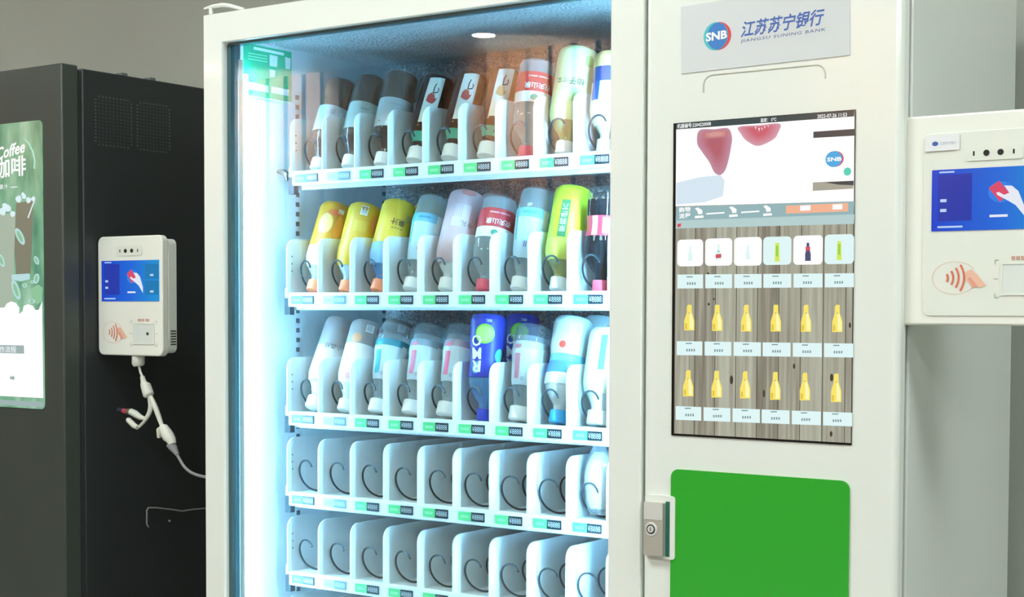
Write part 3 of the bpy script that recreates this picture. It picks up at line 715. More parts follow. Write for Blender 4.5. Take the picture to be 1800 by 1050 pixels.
def hang_card(pic):
    def f(root, p):
        b = MB(); mc = pm('e9f3ea')
        n = 6; w, h = .046, .086; r = p[-3][0] + .004
        # a curved card hanging before the bottle, turned to the viewer
        a0 = R(34)
        def q(u, v, off=0.0):
            a = a0 + u / .055
            bow = .0012 * math.sin(v / h * math.pi)
            return ((r + off + bow) * math.sin(a) * 1.0 + .0, -(r + off + bow) * math.cos(a), .064 + v + .10 * u)
        vs = []; fs = []
        for off in (0, .0008):
            for j in range(4):
                for i in range(n + 1): vs.append(q(-w / 2 + w * i / n, h * j / 3, off))
        m_ = n + 1
        for s in (0, 1):
            for j in range(3):
                for i in range(n):
                    k = s * 4 * m_ + j * m_ + i; fs.append((k, k + 1, k + m_ + 1, k + m_))
        b.add(vs, fs, mc)
        c = b.build('hang_card', root)
        b = MB()
        def g(pts, mm): b.add([q(u, v, .0014) for u, v in pts], [tuple(range(len(pts)))], mm)
        g([(-.015, .040), (-.006, .036), (.004, .034), (.010, .038), (.014, .046), (.008, .044), (.004, .052), (-.006, .055), (-.013, .050)], pic)
        k = pm('343a3e')
        g([(-.002, .054), (.001, .054), (.001, .066), (.004, .074), (.0015, .074), (-.002, .067)], k)
        g([(.001, .054), (.012, .056), (.014, .062), (.010, .067), (.009, .065), (.0115, .061), (.010, .058), (.001, .056)], k)
        b.build('card_picture', c, smooth=False)
    return f
m_tealring = pm('4fa88c')
make_bottle('card_a', 'tea_bottle', .166, .0285, m_capw, rc=.0185, hc=.024, shell=m_pet2, liquid=m_tea2, fill=.95, labels=[(.034, .050, m_tealring)], prints=[('rect', 50, .042, .008, .004, pm('2d7560'))], extra=hang_card(pm('b4453f')))
make_bottle('card_b', 'tea_bottle', .164, .0285, m_capw, rc=.0185, hc=.024, shell=m_pet2, liquid=m_tea2, fill=.95, labels=[(.034, .050, m_tealring)], prints=[('rect', 46, .042, .008, .004, pm('2d7560'))], extra=hang_card(pm('b4504a')))
make_bottle('card_c', 'tea_bottle', .162, .0285, m_capw, rc=.0190, hc=.024, shell=m_pet2, liquid=m_tea2, fill=.95, labels=[(.034, .050, m_tealring)], prints=[('rect', 42, .042, .008, .004, pm('2d7560'))], extra=hang_card(pm('c7b07c')))
make_bottle('red_water', 'water_bottle', .163, .0305, m_capr, rc=.0140, hc=.018, style='ribs', liquid=m_water, fill=.97, labels=[(.104, .137, pm('c2303a')), (.086, .104, pm('eef2f0'))],
            prints=[('text', 44, .113, '农夫山泉', .0105, pm('f4f4f4')), ('text', 44, .129, 'NONGFU SPRING', .0032, pm('f4e4e4')), ('disc', 36, .094, .0062, pm('4d9a80'), .005)])
make_bottle('pomelo', 'juice_bottle', .176, .0325, m_capw, rc=.0155, hc=.020, liquid=m_olive, fill=.9, labels=[(.050, .1755, pm('dbe8ac'))],
            prints=[('text', 40, .112, '柚子', .012, pm('5a6a4a')), ('text', -2, .114, '蜂蜜', .009, pm('6a7a5a')), ('rect', 40, .090, .018, .022, pm('bfd98a')), ('disc', 70, .150, .008, pm('9ccf70'), .010), ('disc', 52, .160, .010, pm('c9dd92'), .006)])
make_bottle('navy_peach', 'juice_bottle', .160, .0315, m_capw, rc=.0155, hc=.020, liquid=m_cream, fill=.95, labels=[(.040, .078, pm('f0e2c0')), (.078, .108, pm('eef0f0')), (.108, .132, pm('2a4a86')), (.132, .158, pm('e2bf7e'))],
            prints=[('disc', 48, .056, .011, pm('f0b45c'), .010), ('rect', -20, .093, .016, .030, pm('2a5a9a'))])
# row 2
make_bottle('orange_juice', 'juice_bottle', .170, .0300, m_capo, rc=.0140, hc=.019, liquid=m_orj, labels=[(.043, .080, pm('e8dcc0')), (.080, .1695, pm('cb8a22'))],
            prints=[('disc', 18, .122, .014, pm('e0b468'), .020), ('disc', 40, .145, .012, pm('dc6a34'), .006), ('rect', 62, .150, .010, .008, pm('e2e0d8')), ('disc', 66, .120, .008, pm('e8963a'), .022)])
make_bottle('mango_juice', 'juice_bottle', .164, .0300, m_capo, rc=.0125, hc=.019, liquid=m_orj, labels=[(.043, .1635, pm('cda22a'))],
            prints=[('bars', 40, .146, .013, .018), ('disc', 86, .126, .009, pm('d98a4a'), .018), ('rect', 38, .116, .024, .020, pm('cfae3e'))])
make_bottle('yellow_blue', 'juice_bottle', .168, .0300, m_capo, rc=.0140, hc=.019, liquid=m_blued, labels=[(.044, .082, pm('8fc0e6')), (.082, .1675, pm('dcb830'))],
            prints=[('text', 50, .122, '果汁', .012, pm('4a4a38')), ('text', 50, .110, '····', .003, pm('6a6a48')), ('rect', 84, .134, .010, .014, pm('b9a65e'))])
make_bottle('blue_water', 'water_bottle', .174, .0295, m_capw, rc=.0160, hc=.020, style='taper', liquid=m_water, fill=.97, labels=[(.050, .118, pm('b9dceb')), (.118, .134, pm('6fbfe0'))],
            prints=[('rect', 20, .126, .022, .004, pm('3fa0cc')), ('rect', 76, .118, .012, .030, pm('dfe8ea')), ('rect', -26, .110, .004, .060, pm('3fc0b4')), ('text', 22, .072, 'II', .010, pm('7a6a9a'))])
make_bottle('pink_milk', 'milk_drink_bottle', .177, .0315, m_capw, rc=.0150, hc=.020, liquid=m_milk, labels=[(.044, .1765, pm('d2b6bc'))],
            prints=[('rect', 30, .126, .030, .040, pm('dccbce')), ('text', 54, .112, '牛乳', .010, pm('9a8a88')), ('rect', 10, .134, .024, .022, pm('c9b9c4')), ('disc', 40, .169, .014, pm('d68a84'), .006)])
make_bottle('lime_tea', 'tea_bottle', .172, .0310, m_capw, rc=.0150, hc=.020, liquid=m_olive, fill=.9, labels=[(.046, .080, pm('d3d860')), (.080, .1715, pm('c5e02e'))],
            prints=[('rect', 16, .112, .014, .062, pm('2c7a4c')), ('text', 16, .112, '茉莉绿茶', .011, pm('c8e8a8'), True), ('rect', 92, .130, .008, .040, pm('dfe8c0'))])
make_bottle('cola', 'cola_bottle', .165, .0295, m_capr, rc=.0132, hc=.018, style='waist', shell=m_pet2, liquid=m_cola, fill=.86, labels=[(.086, .118, pm('c23040'))],
            prints=[('bars', 40, .102, .014, .024), ('rect', 0, .102, .010, .030, pm('e6b8c4'))])
# row 3
make_bottle('grey_pink', 'milk_drink_bottle', .177, .0295, m_capw, rc=.0170, hc=.021, liquid=m_milk, labels=[(.048, .116, pm('d2c4be')), (.116, .1765, pm('aa9b97'))],
            prints=[('text', 40, .114, '小森林', .010, pm('7d7672')), ('disc', 54, .150, .005, pm('b0938e'), .006), ('disc', 30, .092, .004, pm('d8b0a8'), .004)])
make_bottle('white_fruit', 'milk_drink_bottle', .168, .0300, m_capw, rc=.0155, hc=.020, liquid=m_milk, labels=[(.046, .120, pm('f2eeec')), (.120, .1675, pm('ada19b'))],
            prints=[('bars', 52, .150, .014, .014), ('disc', 14, .130, .010, pm('e8a078'), .009), ('disc', 22, .058, .010, pm('eea6ae'), .006), ('disc', 92, .150, .007, pm('b8404e'), .008)])
def band_bottle(k, c1, c2, L=.160):
    make_bottle(k, 'water_bottle', L, .0305, m_capw, rc=.0185, hc=.022, style='taper', liquid=m_water, fill=.84, labels=[(.056, .116, pm('c6dae2')), (.116, .128, pm(c2))],
                prints=[('rect', -8, .094, .012, .056, pm(c1)), ('text', 18, .066, 'O', .006, pm('7a7a92')), ('rect', 84, .108, .012, .022, pm('e2ecee'))])
band_bottle('teal_band', '14a3a8', '1f8ca0'); band_bottle('pink_band', 'e27a94', '8fa6b4'); band_bottle('pink_band_b', 'e06c8a', 'a49cac'); band_bottle('rose_band', 'c4808e', 'b4c2c8')
make_bottle('blue_lime', 'cocktail_bottle', .178, .0288, m_capb, rc=.0122, hc=.020, style='waist', liquid=m_blued, labels=[(.072, .1775, pm('2c3aa6'))],
            prints=[('disc', 26, .144, .0165, pm('7fd040'), .0165), ('disc', 26, .144, .0135, pm('a4e86a'), .0135, .0014), ('text', -2, .110, 'RIO', .019, pm('f0f2f4'), True), ('disc', 0, .088, .008, pm('6fb8d8'), .010), ('disc', 84, .108, .009, pm('59c8a0'), .012), ('text', 38, .166, '微醺', .005, pm('c8d2f0'))])
make_bottle('white_blue', 'milk_drink_bottle', .175, .0315, m_caps, rc=.0150, hc=.020, style='waist', liquid=m_milk, labels=[(.060, .078, pm('f0f4f4')), (.078, .098, pm('4a8ade')), (.098, .110, pm('6cc0e2')), (.110, .1745, pm('cfdfe0'))],
            prints=[('disc', 10, .124, .006, pm('d84a3c'), .006), ('bars', 50, .150, .012, .018)])
make_bottle('white_green', 'yogurt_drink_bottle', .155, .0315, m_capw, rc=.0180, hc=.022, liquid=m_milk, labels=[(.048, .082, pm('e2eed2')), (.082, .1545, pm('e0e8dc'))],
            prints=[('rect', 20, .112, .010, .056, pm('54cf6c'))])
R1 = [('tea_a', 23, 'clear bottle of brown tea with grey paper label, top shelf, nearest the sticker wall'), ('tea_b', 22, 'film-wrapped brown tea bottle, second from the left on the top shelf'), ('tea_c', 19, 'film-wrapped brown tea bottle with dark characters on its label, third on the top shelf'),
      ('card_a', 24, 'white-capped tea bottle behind the leftmost of the three hanging picture cards'), ('card_b', 23, 'white-capped tea bottle behind the middle one of the three hanging picture cards'), ('card_c', 21, 'white-capped tea bottle with a pale tan picture on its hanging card'),
      ('red_water', 12, 'red-capped water bottle with red and white label on the top shelf'), ('pomelo', 14.5, 'tall pale green wrapped juice bottle with white cap on the top shelf'), ('navy_peach', 10, 'navy and cream labelled juice bottle at the door frame, top shelf')]
R2 = [('orange_juice', 23, 'orange and gold sleeved juice bottle, leftmost of the second shelf'), ('mango_juice', 21, 'yellow sleeved juice bottle with a barcode patch, second shelf'), ('yellow_blue', 22, 'yellow and sky blue sleeved juice bottle with black characters, second shelf'),
      ('blue_water', 23, 'clear water bottle with light blue label beside the yellow bottles'), ('pink_milk', 21, 'pale pink sleeved milk drink bottle in the middle of the second shelf'), ('red_water', 18, 'red-capped water bottle with red label on the second shelf'),
      ('blue_water', 19, 'clear water bottle with light blue label beside the lime green bottle'), ('lime_tea', 16.5, 'lime green sleeved tea bottle with a dark green character panel'), ('cola', 6, 'dark cola bottle with red label and pink red cap at the door frame')]
R3 = [('grey_pink', 27, 'greyish pink sleeved milk drink bottle, leftmost of the third shelf'), ('white_fruit', 22.5, 'white milk drink bottle with orange fruit print, third shelf'), ('teal_band', 20, 'clear water bottle with a teal label, third shelf'),
      ('pink_band', 22, 'clear water bottle with pink label beside the teal labelled one'), ('pink_band_b', 21, 'clear pink labelled water bottle directly left of the blue lime bottle'), ('blue_lime', 4.5, 'dark blue cocktail bottle with a lime slice, front one of two'),
      ('rose_band', 16.5, 'clear bottle with a faint rose label directly right of the blue lime bottle'), ('white_blue', 16.5, 'white and blue drink bottle with sky blue cap, third shelf'), ('white_green', 14, 'white yogurt drink bottle with a green stripe at the door frame')]
for r_, row in enumerate((R1, R2, R3)):
    for i, (k, ang, lab) in enumerate(row):
        put(k, lab, r_, i, ang, dx=-0.002 if k == 'blue_lime' else 0.0, ycap=YT + {'blue_lime': 0.0345, 'cola': 0.034, 'navy_peach': 0.031, 'red_water': 0.030}.get(k, 0.027))
SECOND = [(0, 2, 'tea_c', 19, 'film-wrapped tea bottle standing behind the one with dark characters'), (0, 5, 'card_c', 21, 'white-capped tea bottle behind the tan picture card bottle'), (0, 7, 'pomelo', 14.5, 'pale green juice bottle standing behind the first pale green one'),
          (1, 1, 'mango_juice', 21, 'yellow juice bottle standing behind the barcode patch one'), (1, 2, 'yellow_blue', 22, 'yellow and blue juice bottle behind the front one like it'), (1, 4, 'pink_milk', 21, 'pale pink milk drink bottle behind the front one like it'), (1, 6, 'blue_water', 19, 'clear blue labelled water bottle behind the one beside the lime green bottle'),
          (2, 1, 'white_fruit', 22.5, 'white milk drink bottle behind the orange fruit print one'), (2, 2, 'teal_band', 20, 'teal labelled water bottle behind the front teal one'), (2, 3, 'pink_band', 22, 'pink labelled water bottle standing behind the first pink one'), (2, 5, 'blue_lime', 8, 'dark blue cocktail bottle with lime, the rear one of two'),
          (2, 6, 'rose_band', 16.5, 'rose labelled clear bottle behind the front rose labelled one'), (2, 7, 'white_blue', 16.5, 'white and blue drink bottle behind the sky blue capped one')]
for r_, i, k, ang, lab in SECOND: put(k, lab, r_, i, ang, second=True, ycap=YT + (0.033 if k == 'blue_lime' else 0.027))
for root in [o for o in bpy.data.objects if 'placed' in o.keys()]: del root['placed']; del root['rc']

# snack bag on the fourth shelf
m_bag = clear('bag film', (0.93, 0.95, 0.96), 0.24, (0.95, 0.97, 0.98), 1.5, 0.1)
m_bagw = mat('white tissue', 'f3f2ee', 0.7)
bx = XD + PITCHX * 8.5 + 0.003
bag = tag(empty('snack_bag', (bx, YT + 0.034, TZ[3] + SH + 0.0045)), 'clear crinkled plastic bag of something white on the fourth shelf', 'bag')
def pillow(w, d, h, m, cr, n=20, k=14, top=0.1):
    b = MB(); vs = []; fs = []
    rnd = random.Random(3)
    for j in range(k + 1):
        v = j / k; s = math.sin(math.pi * min(1, max(0.0, .10 + v * .86))) ** .45
        flat_ = 1 - .85 * max(0, (v - (1 - top)) / top) if v > 1 - top else 1
        for i in range(n):
            a = 2 * math.pi * i / n; q = 1 + rnd.uniform(-cr, cr)
            cs, sn = math.cos(a), math.sin(a)
            vs.append((w * s * math.copysign(abs(cs) ** .6, cs) * q, d * s * flat_ * math.copysign(abs(sn) ** .6, sn) * q, h * v))
    for j in range(k):
        for i in range(n): fs.append((j * n + i, j * n + (i + 1) % n, (j + 1) * n + (i + 1) % n, (j + 1) * n + i))
    fs += [tuple(range(n - 1, -1, -1)), tuple(k * n + i for i in range(n))]
    return b.add(vs, fs, m)
pillow(.0250, .0165, .113, m_bag, .03, top=.25).build('bag_film', bag, smooth=False)
pillow(.0230, .0155, .092, m_bagw, .05).build('white_contents', bag).location = (0, 0, 0.010)

# ------------------------------------------------------------------ dark coffee machine on the left
m_blk = mat('lit charcoal front', '3a403b', 0.42, noise=0.05, nscale=6); m_blk2 = mat('shaded black side', '26292a', 0.5)  # lighter front, darker side: the frontal light is put into the colours
CXR = -0.4646; CZT = 1.7812
cm = tag(empty('coffee_machine', (-0.83, 0.25, 0)), 'tall charcoal black coffee vending machine with lit poster screen', 'coffee machine')
def cpart(name, mb, **k):
    o = mb.build(name, None, **k); o.parent = cm; o.location = (0.83, -0.25, 0); return o
o = cpart('cabinet', MB().box((-1.22, 0.052, 0.0), (CXR - 0.002, 0.56, CZT - 0.004), m_blk2)); bevel(o, 0.003, 2)
o = cpart('front_door', MB().box((-1.22, 0.0, 0.05), (CXR, 0.040, CZT), m_blk)); bevel(o, 0.003, 2)
cpart('door_seal', MB().box((-1.21, 0.040, 0.06), (CXR - 0.006, 0.052, CZT - 0.01), m_gask), smooth=False)
for yy in (0.16, 0.235):
    cpart('roof_bolt', MB().box((CXR - 0.03, yy, CZT - 0.004), (CXR - 0.01, yy + 0.014, CZT + 0.002), m_grey), smooth=False)
# perforated vents
def vent(y0, y1, z0, z1):
    b = MB(); ny, nz = 11, 15; mm = mat('vent edge highlight', '4c4f4e', 0.5)  # lighter grey dots paint the highlights on the hole edges
    for i in range(ny):
        for j in range(nz):
            if (i in (0, ny - 1)) and (j in (0, nz - 1)): continue
            y = y0 + (y1 - y0) * i / (ny - 1); z = z0 + (z1 - z0) * j / (nz - 1)
            edge = i in (0, ny - 1) or j in (0, nz - 1)
            s = .0019 if edge else .0011
            b.box((CXR - 0.0022, y - s, z - s * .8), (CXR - 0.0012, y + s, z + s * .8), mm)
    return tag(cpart('vent_perforations', b, smooth=False), kind='stuff')
vent(0.084, 0.176, 1.631, 1.727); vent(0.192, 0.279, 1.631, 1.727)
wp = [PXX(x, y, CXR + 0.004) for x, y in ((261, 927), (258, 922), (258, 908), (258, 897), (261, 893), (275, 893), (300, 896), (320, 899), (338, 896), (362, 894), (380, 894))]
cpart('side_wire', MB().tube(wp, 0.0017, mat('grey wire', '8d8d8d', 0.4), 8))
pb = PXX(298, 916, CXR); cpart('side_screw', MB().plate(disc(pb.y, pb.z, 0.0022, n=12), CXR - 0.002, CXR + 0.001, m_chrome, 'x'))
# poster display
def poster_mat():
    m = bpy.data.materials.new('screen green poster'); m.use_nodes = True
    nt = m.node_tree; b = nt.nodes['Principled BSDF']; b.inputs['Base Color'].default_value = (0.01, 0.01, 0.01, 1); b.inputs['Roughness'].default_value = 0.15
    tc = N(nt, 'ShaderNodeTexCoord'); mp = N(nt, 'ShaderNodeMapping'); mp.inputs['Scale'].default_value = (14, 1, 5); mp.inputs['Rotation'].default_value = (0, R(20), 0)
    nt.links.new(tc.outputs['Object'], mp.inputs[0])
    no = N(nt, 'ShaderNodeTexNoise'); no.inputs['Scale'].default_value = 1.6; no.inputs['Detail'].default_value = 3; nt.links.new(mp.outputs[0], no.inputs[0])
    rp = N(nt, 'ShaderNodeValToRGB'); e = rp.color_ramp.elements; e[0].position = .32; e[0].color = (*lin('4f8a70'), 1); e[1].position = .72; e[1].color = (*lin('a6cdb2'), 1)
    k = rp.color_ramp.elements.new(.5); k.color = (*lin('76ad8a'), 1)
    nt.links.new(no.outputs[0], rp.inputs[0]); nt.links.new(rp.outputs[0], b.inputs['Emission Color']); b.inputs['Emission Strength'].default_value = 1.0
    return m
DX0, DX1, DZ0, DZ1 = -1.16, -0.5228, 1.1030, 1.6745
ps = cpart('poster_screen', MB().plate(rrect(DX0, DZ0, DX1, DZ1, 0.011), -0.0015, 0.0, poster_mat()), smooth=False)
def spart(name, mb): 
    o = mb.build(name, ps, smooth=False); o.matrix_parent_inverse = Matrix(); o.location = (0, 0, 0); return o
e_cup = em('screen cup brown', '80816e', 1.0); e_cup2 = em('screen cup pale', 'a8b8a6', 1.0); e_ice = em('screen ice', 'd9f0f6', 1.0); e_bean = em('screen bean', 'b9dde0', 1.0); e_leaf = em('screen leaf', '8fc49a', 1.0); e_gry = em('screen grey', '9fb3b3', 1.0); e_rim = em('screen rim', '9fe0c8', 1.0)
yP = -0.0018
b = MB()
ptext(b, 'Coffee', (-5, 283), (45, 268), 22, e_white, yP, shear=0.2, bold=.02)
ptext(b, '咖啡', (-6, 316), (47, 309), 36, e_white, yP, bold=.015)
ptext(b, '果汁', (0, 334), (15, 332), 9, e_white, yP)
b.flat(pp((20, 329), (32, 328), (32, 329.2), (20, 330.2)), yP, e_white)
spart('poster_lettering', b)
b = MB().flat(pp((40, 240), (52, 250), (60, 265), (64, 282), (63, 298), (60, 296), (61, 282), (57, 266), (50, 252)), yP, e_rim); spart('poster_ring', b)
b = MB().flat(pp((30, 357), (60, 353), (58, 420), (55, 484), (30, 488), (26, 430)), yP, e_cup).flat(pp((22, 483), (54, 481), (54, 491), (38, 495), (22, 492)), yP - .0004, e_bean)
b.flat(pp((-4, 378), (29, 374), (27, 430), (22, 545), (-4, 548)), yP - .0002, e_cup2)
for x, y, s in ((6, 372, 8), (16, 367, 7), (24, 376, 6), (10, 362, 6), (34, 350, 7), (44, 346, 5), (52, 352, 6), (60, 350, 5), (42, 342, 4)):
    b.flat(pp(*[(x + s * math.cos(R(a + x * 9)) * .8, y + s * math.sin(R(a + x * 9)) * (.8 if k % 2 else 1.1)) for k, a in enumerate(range(0, 360, 60))]), yP - .0006, e_ice)
b.flat(pp((61, 353), (63, 354), (52, 384), (50, 383)), yP - .0008, e_ice)
spart('poster_cups', b)
for x, y, rx, ry, t in ((37, 416, 6, 16, 25), (30, 510, 6, 18, 18), (66, 490, 5, 9, -10), (45, 502, 4, 4, 0), (59, 496, 4, 3, 0), (66, 458, 4, 8, 20), (58, 530, 6, 4, 0), (4, 458, 5, 12, 20)):
    b = MB().flat(pp(*[(x + rx * math.cos(R(a)) * math.cos(R(t)) - ry * math.sin(R(a)) * math.sin(R(-t)), y + ry * math.sin(R(a)) * math.cos(R(t)) + rx * math.cos(R(a)) * math.sin(R(-t))) for a in range(0, 360, 20)]), yP - .0009, e_bean)
    b.flat(pp(*[(x + rx * .55 * math.cos(R(a)) * math.cos(R(t)) - ry * .7 * math.sin(R(a)) * math.sin(R(-t)), y + ry * .7 * math.sin(R(a)) * math.cos(R(t)) + rx * .55 * math.cos(R(a)) * math.sin(R(-t))) for a in range(0, 360, 20)]), yP - .0011, e_leaf)
    spart('poster_bean', b)
b = MB().flat(pp((56, 509), (68, 500), (77, 506), (76, 530), (66, 536)), yP - .0007, e_leaf)
spart('poster_leaf', b)
b = MB().flat([(DX0 + .004, XZ(0, 541)[1])] + pp((-2, 541), (10, 541), (14, 534), (22, 530), (30, 533), (36, 541), (36, 553), (42, 547), (44, 538), (52, 535), (60, 538), (64, 545), (70, 545), (73, 538), (76.5, 529), (78.2, 700)) + [(DX0 + .004, XZ(0, 697)[1])], yP - .0013, e_white)
b.flat([(DX0 + .004, XZ(0, 608)[1]), XZ(44.5, 607.5), XZ(45, 622), (DX0 + .004, XZ(0, 622)[1])], yP - .0016, e_gry)
ptext(b, '操作流程', (-8, 620), (31, 620), 11, e_white, yP - .0019)
b.flat(pp((20, 662), (25, 662), (25, 659.5), (29, 665), (25, 670), (25, 667), (20, 667)), yP - .0016, e_gry)
b.flat([(DX0 + .006, XZ(0, 704)[1]), XZ(79, 707), XZ(79, 716), (DX0 + .006, XZ(0, 712)[1])], yP - .0016, e_gry)
spart('poster_steps', b)

# ------------------------------------------------------------------ payment terminals
m_tw = mat('ivory terminal plastic', 'eaeae2', 0.4, noise=0.01, nscale=8); m_tw2 = mat('ivory terminal bezel', 'e2e4dc', 0.35); m_orange = mat('orange print', 'd9694e', 0.5); m_pink = mat('pale orange print', 'e6b8a2', 0.5)
def blue_screen():
    m = bpy.data.materials.new('screen blue gradient'); m.use_nodes = True
    nt = m.node_tree; b = nt.nodes['Principled BSDF']; b.inputs['Base Color'].default_value = (0.01, 0.01, 0.01, 1); b.inputs['Roughness'].default_value = 0.12
    tc = N(nt, 'ShaderNodeTexCoord'); sep = N(nt, 'ShaderNodeSeparateXYZ'); nt.links.new(tc.outputs['Generated'], sep.inputs[0])
    rp = N(nt, 'ShaderNodeValToRGB'); e = rp.color_ramp.elements; e[0].color = (*lin('1440c8'), 1); e[1].color = (*lin('1b92d2'), 1); k = e.new(.55); k.color = (*lin('1a68d6'), 1)
    nt.links.new(sep.outputs[0], rp.inputs[0]); nt.links.new(rp.outputs[0], b.inputs['Emission Color']); b.inputs['Emission Strength'].default_value = 1.0
    return m
m_bscr = blue_screen()
e_navy = em('screen navy box', '2238a8', 1.0); e_tl = em('screen teal box', '1a78b4', 1.0); e_cardr = em('screen red card', 'd8496a', 1.0); e_hand = em('screen hand', 'e3e8f2', 1.0); e_pal = em('screen pale text', 'b9d4f4', 1.0); e_glow = em('screen glow', '2f7ee0', 1.0)
def terminal_face(root, W, H, y=0.0, bodyz=None):
    """fittings of the terminal face; local origin at its top left corner, u to the right, v down, as fractions"""
    def q(u, v): return (u * W, -v * H)
    def loop(*pts): return [q(*p) for p in pts]
    b = MB().plate(rrect(.30 * W, -.165 * H, .70 * W, -.085 * H, .004), y - .0010, y, m_tw2)
    sp = b.build('sensor_plate', root)
    b = MB()
    for u, w in ((.36, .006), (.635, .006)): b.plate(rrect((u - w) * W, -.137 * H, (u + w) * W, -.112 * H), y - .0013, y - .0009, m_dark)
    for u in (.448, .545): b.plate(disc(u * W, -.1245 * H, .0040, n=20), y - .0016, y - .0009, m_dark)
    b.build('camera_eyes', sp)
    s = MB().plate(rrect(.066 * W, -.545 * H, .957 * W, -.205 * H), y - .0008, y, m_bscr).build('terminal_screen', root, smooth=False)
    def sx(u, v): return q(.066 + .891 * u, .205 + .34 * v)
    def sp_(*pts): return [sx(*p) for p in pts]
    b = MB(); y1 = y - .0011
    b.flat(sp_((.05, .08), (.32, .08), (.32, .84), (.05, .84)), y1, e_navy)
    b.flat(sp_((.76, .10), (.99, .10), (.99, .46), (.76, .46)), y1, e_tl).flat(sp_((.76, .50), (.99, .50), (.99, .84), (.76, .84)), y1, e_tl)
    b.flat([sx(.545 + .10 * math.cos(R(a)), .40 + .17 * math.sin(R(a))) for a in range(0, 360, 24)], y1, e_glow)
    b.flat(sp_((.45, .33), (.53, .22), (.61, .42), (.54, .56)), y1 - .0003, e_cardr)
    b.flat(sp_((.51, .41), (.53, .40), (.57, .45), (.61, .42), (.57, .30), (.63, .31), (.68, .40), (.73, .66), (.73, .80), (.66, .62), (.59, .53), (.52, .45)), y1 - .0006, e_hand)
    b.flat(sp_((.46, .76), (.60, .76), (.60, .80), (.46, .80)), y1 - .0003, e_hand)
    for v in (.48, .64): b.flat(sp_((.07, v), (.12, v), (.12, v + .05), (.07, v + .05)), y1 - .0003, e_pal)
    b.flat(sp_((.06, .03), (.18, .03), (.18, .055), (.06, .055)), y1 - .0003, e_pal).flat(sp_((.05, .92), (.25, .92), (.25, .95), (.05, .95)), y1 - .0003, e_pal)
    for v in (.34, .74): b.flat(sp_((.85, v), (.91, v), (.91, v + .05), (.85, v + .05)), y1 - .0003, e_pal)
    b.build('card_picture', s, smooth=False)
    # contactless mark
    cx, cz = .235 * W, -.806 * H
    b = MB(); rr = .0300
    b.add([(cx + r_ * math.cos(R(a)), y - .0004, cz + r_ * .72 * math.sin(R(a))) for a in range(30, 340, 10) for r_ in (rr, rr - .0007)], [(2 * i, 2 * i + 1, 2 * i + 3, 2 * i + 2) for i in range(30)], m_pink)
    for k in range(4):
        r_ = .0075 + k * .0072; n = 8; vs = []
        for i in range(n + 1):
            a = R(-34 + 68 * i / n)
            vs += [(cx - .0175 + r_ * math.cos(a), y - .0006, cz + r_ * math.sin(a)), (cx - .0175 + (r_ + .0026) * math.cos(a), y - .0006, cz + (r_ + .0026) * math.sin(a))]
        b.add(vs, [(2 * i, 2 * i + 1, 2 * i + 3, 2 * i + 2) for i in range(n)], m_orange)
    b.flat([(cx + .013, cz + .007), (cx + .022, cz + .011), (cx + .030, cz + .004), (cx + .042, cz - .010), (cx + .034, cz - .013), (cx + .026, cz - .010), (cx + .016, cz - .004)], y - .0005, m_pink)
    b.flat([(cx + .017, cz - .001), (cx + .021, cz + .001), (cx + .031, cz - .011), (cx + .024, cz - .013)], y - .0007, mat('faint orange print', 'e29a86', 0.5))
    b.build('contactless_mark', root, smooth=False)
    # scanner window, a tray sunk into a raised rim
    x0, x1, z0, z1 = .57 * W, .865 * W, -.893 * H, -.735 * H
    b = MB(); ring(b, (x0 - .0025, z0 - .0025), (x1 + .0025, z1 + .0025), (x0, z0), (x1, z1), y - .0011, y, m_tw2)
    w = b.build('scanner_window', root)
    MB().flat(rrect(x0, z0, x1, z1), y - .0002, mat('scanner pane', 'dde1de', 0.15)).build('scanner_pane', w, smooth=False)
    MB().plate(disc(.775 * W, -.815 * H, .0031, n=16), y - .0008, y - .0002, m_dark).build('scanner_eye', w)
    b = MB(); g = mat('grey print', '8f9489', 0.5)
    for (x, z, sx_, sz_) in ((x0 - .010, z1 + .006, 1, -1), (x1 + .010, z1 + .006, -1, -1), (x0 - .010, z0 - .006, 1, 1), (x1 + .010, z0 - .006, -1, 1)):
        b.flat([(x, z), (x + sx_ * .005, z), (x + sx_ * .005, z + sz_ * .0009), (x + sx_ * .0009, z + sz_ * .0009), (x + sx_ * .0009, z + sz_ * .006), (x, z + sz_ * .006)], y - .0005, g)
    for x in (x0 - .0115, x1 + .0065): b.flat(rrect(x, (z0 + z1) / 2 - .0004, x + .006, (z0 + z1) / 2 + .0004), y - .0005, g)
    for k in range(5):
        xx = (x0 + x1) / 2 - .0165 + k * .0062 + (.003 if k > 2 else 0)
        for (da, db, dc, dd) in ((0, 0, .0045, .0008), (0, .0022, .0045, .003), (0, .0042, .0045, .005), (.0004, 0, .0012, .005), (.0034, 0, .0042, .005)):
            b.flat(rrect(xx + da, z1 + .0052 + db, xx + dc, z1 + .0052 + dd), y - .0005, mat('faint orange print', 'e29a86', 0.5))
    b.build('scanner_marks', root, smooth=False)
    return s
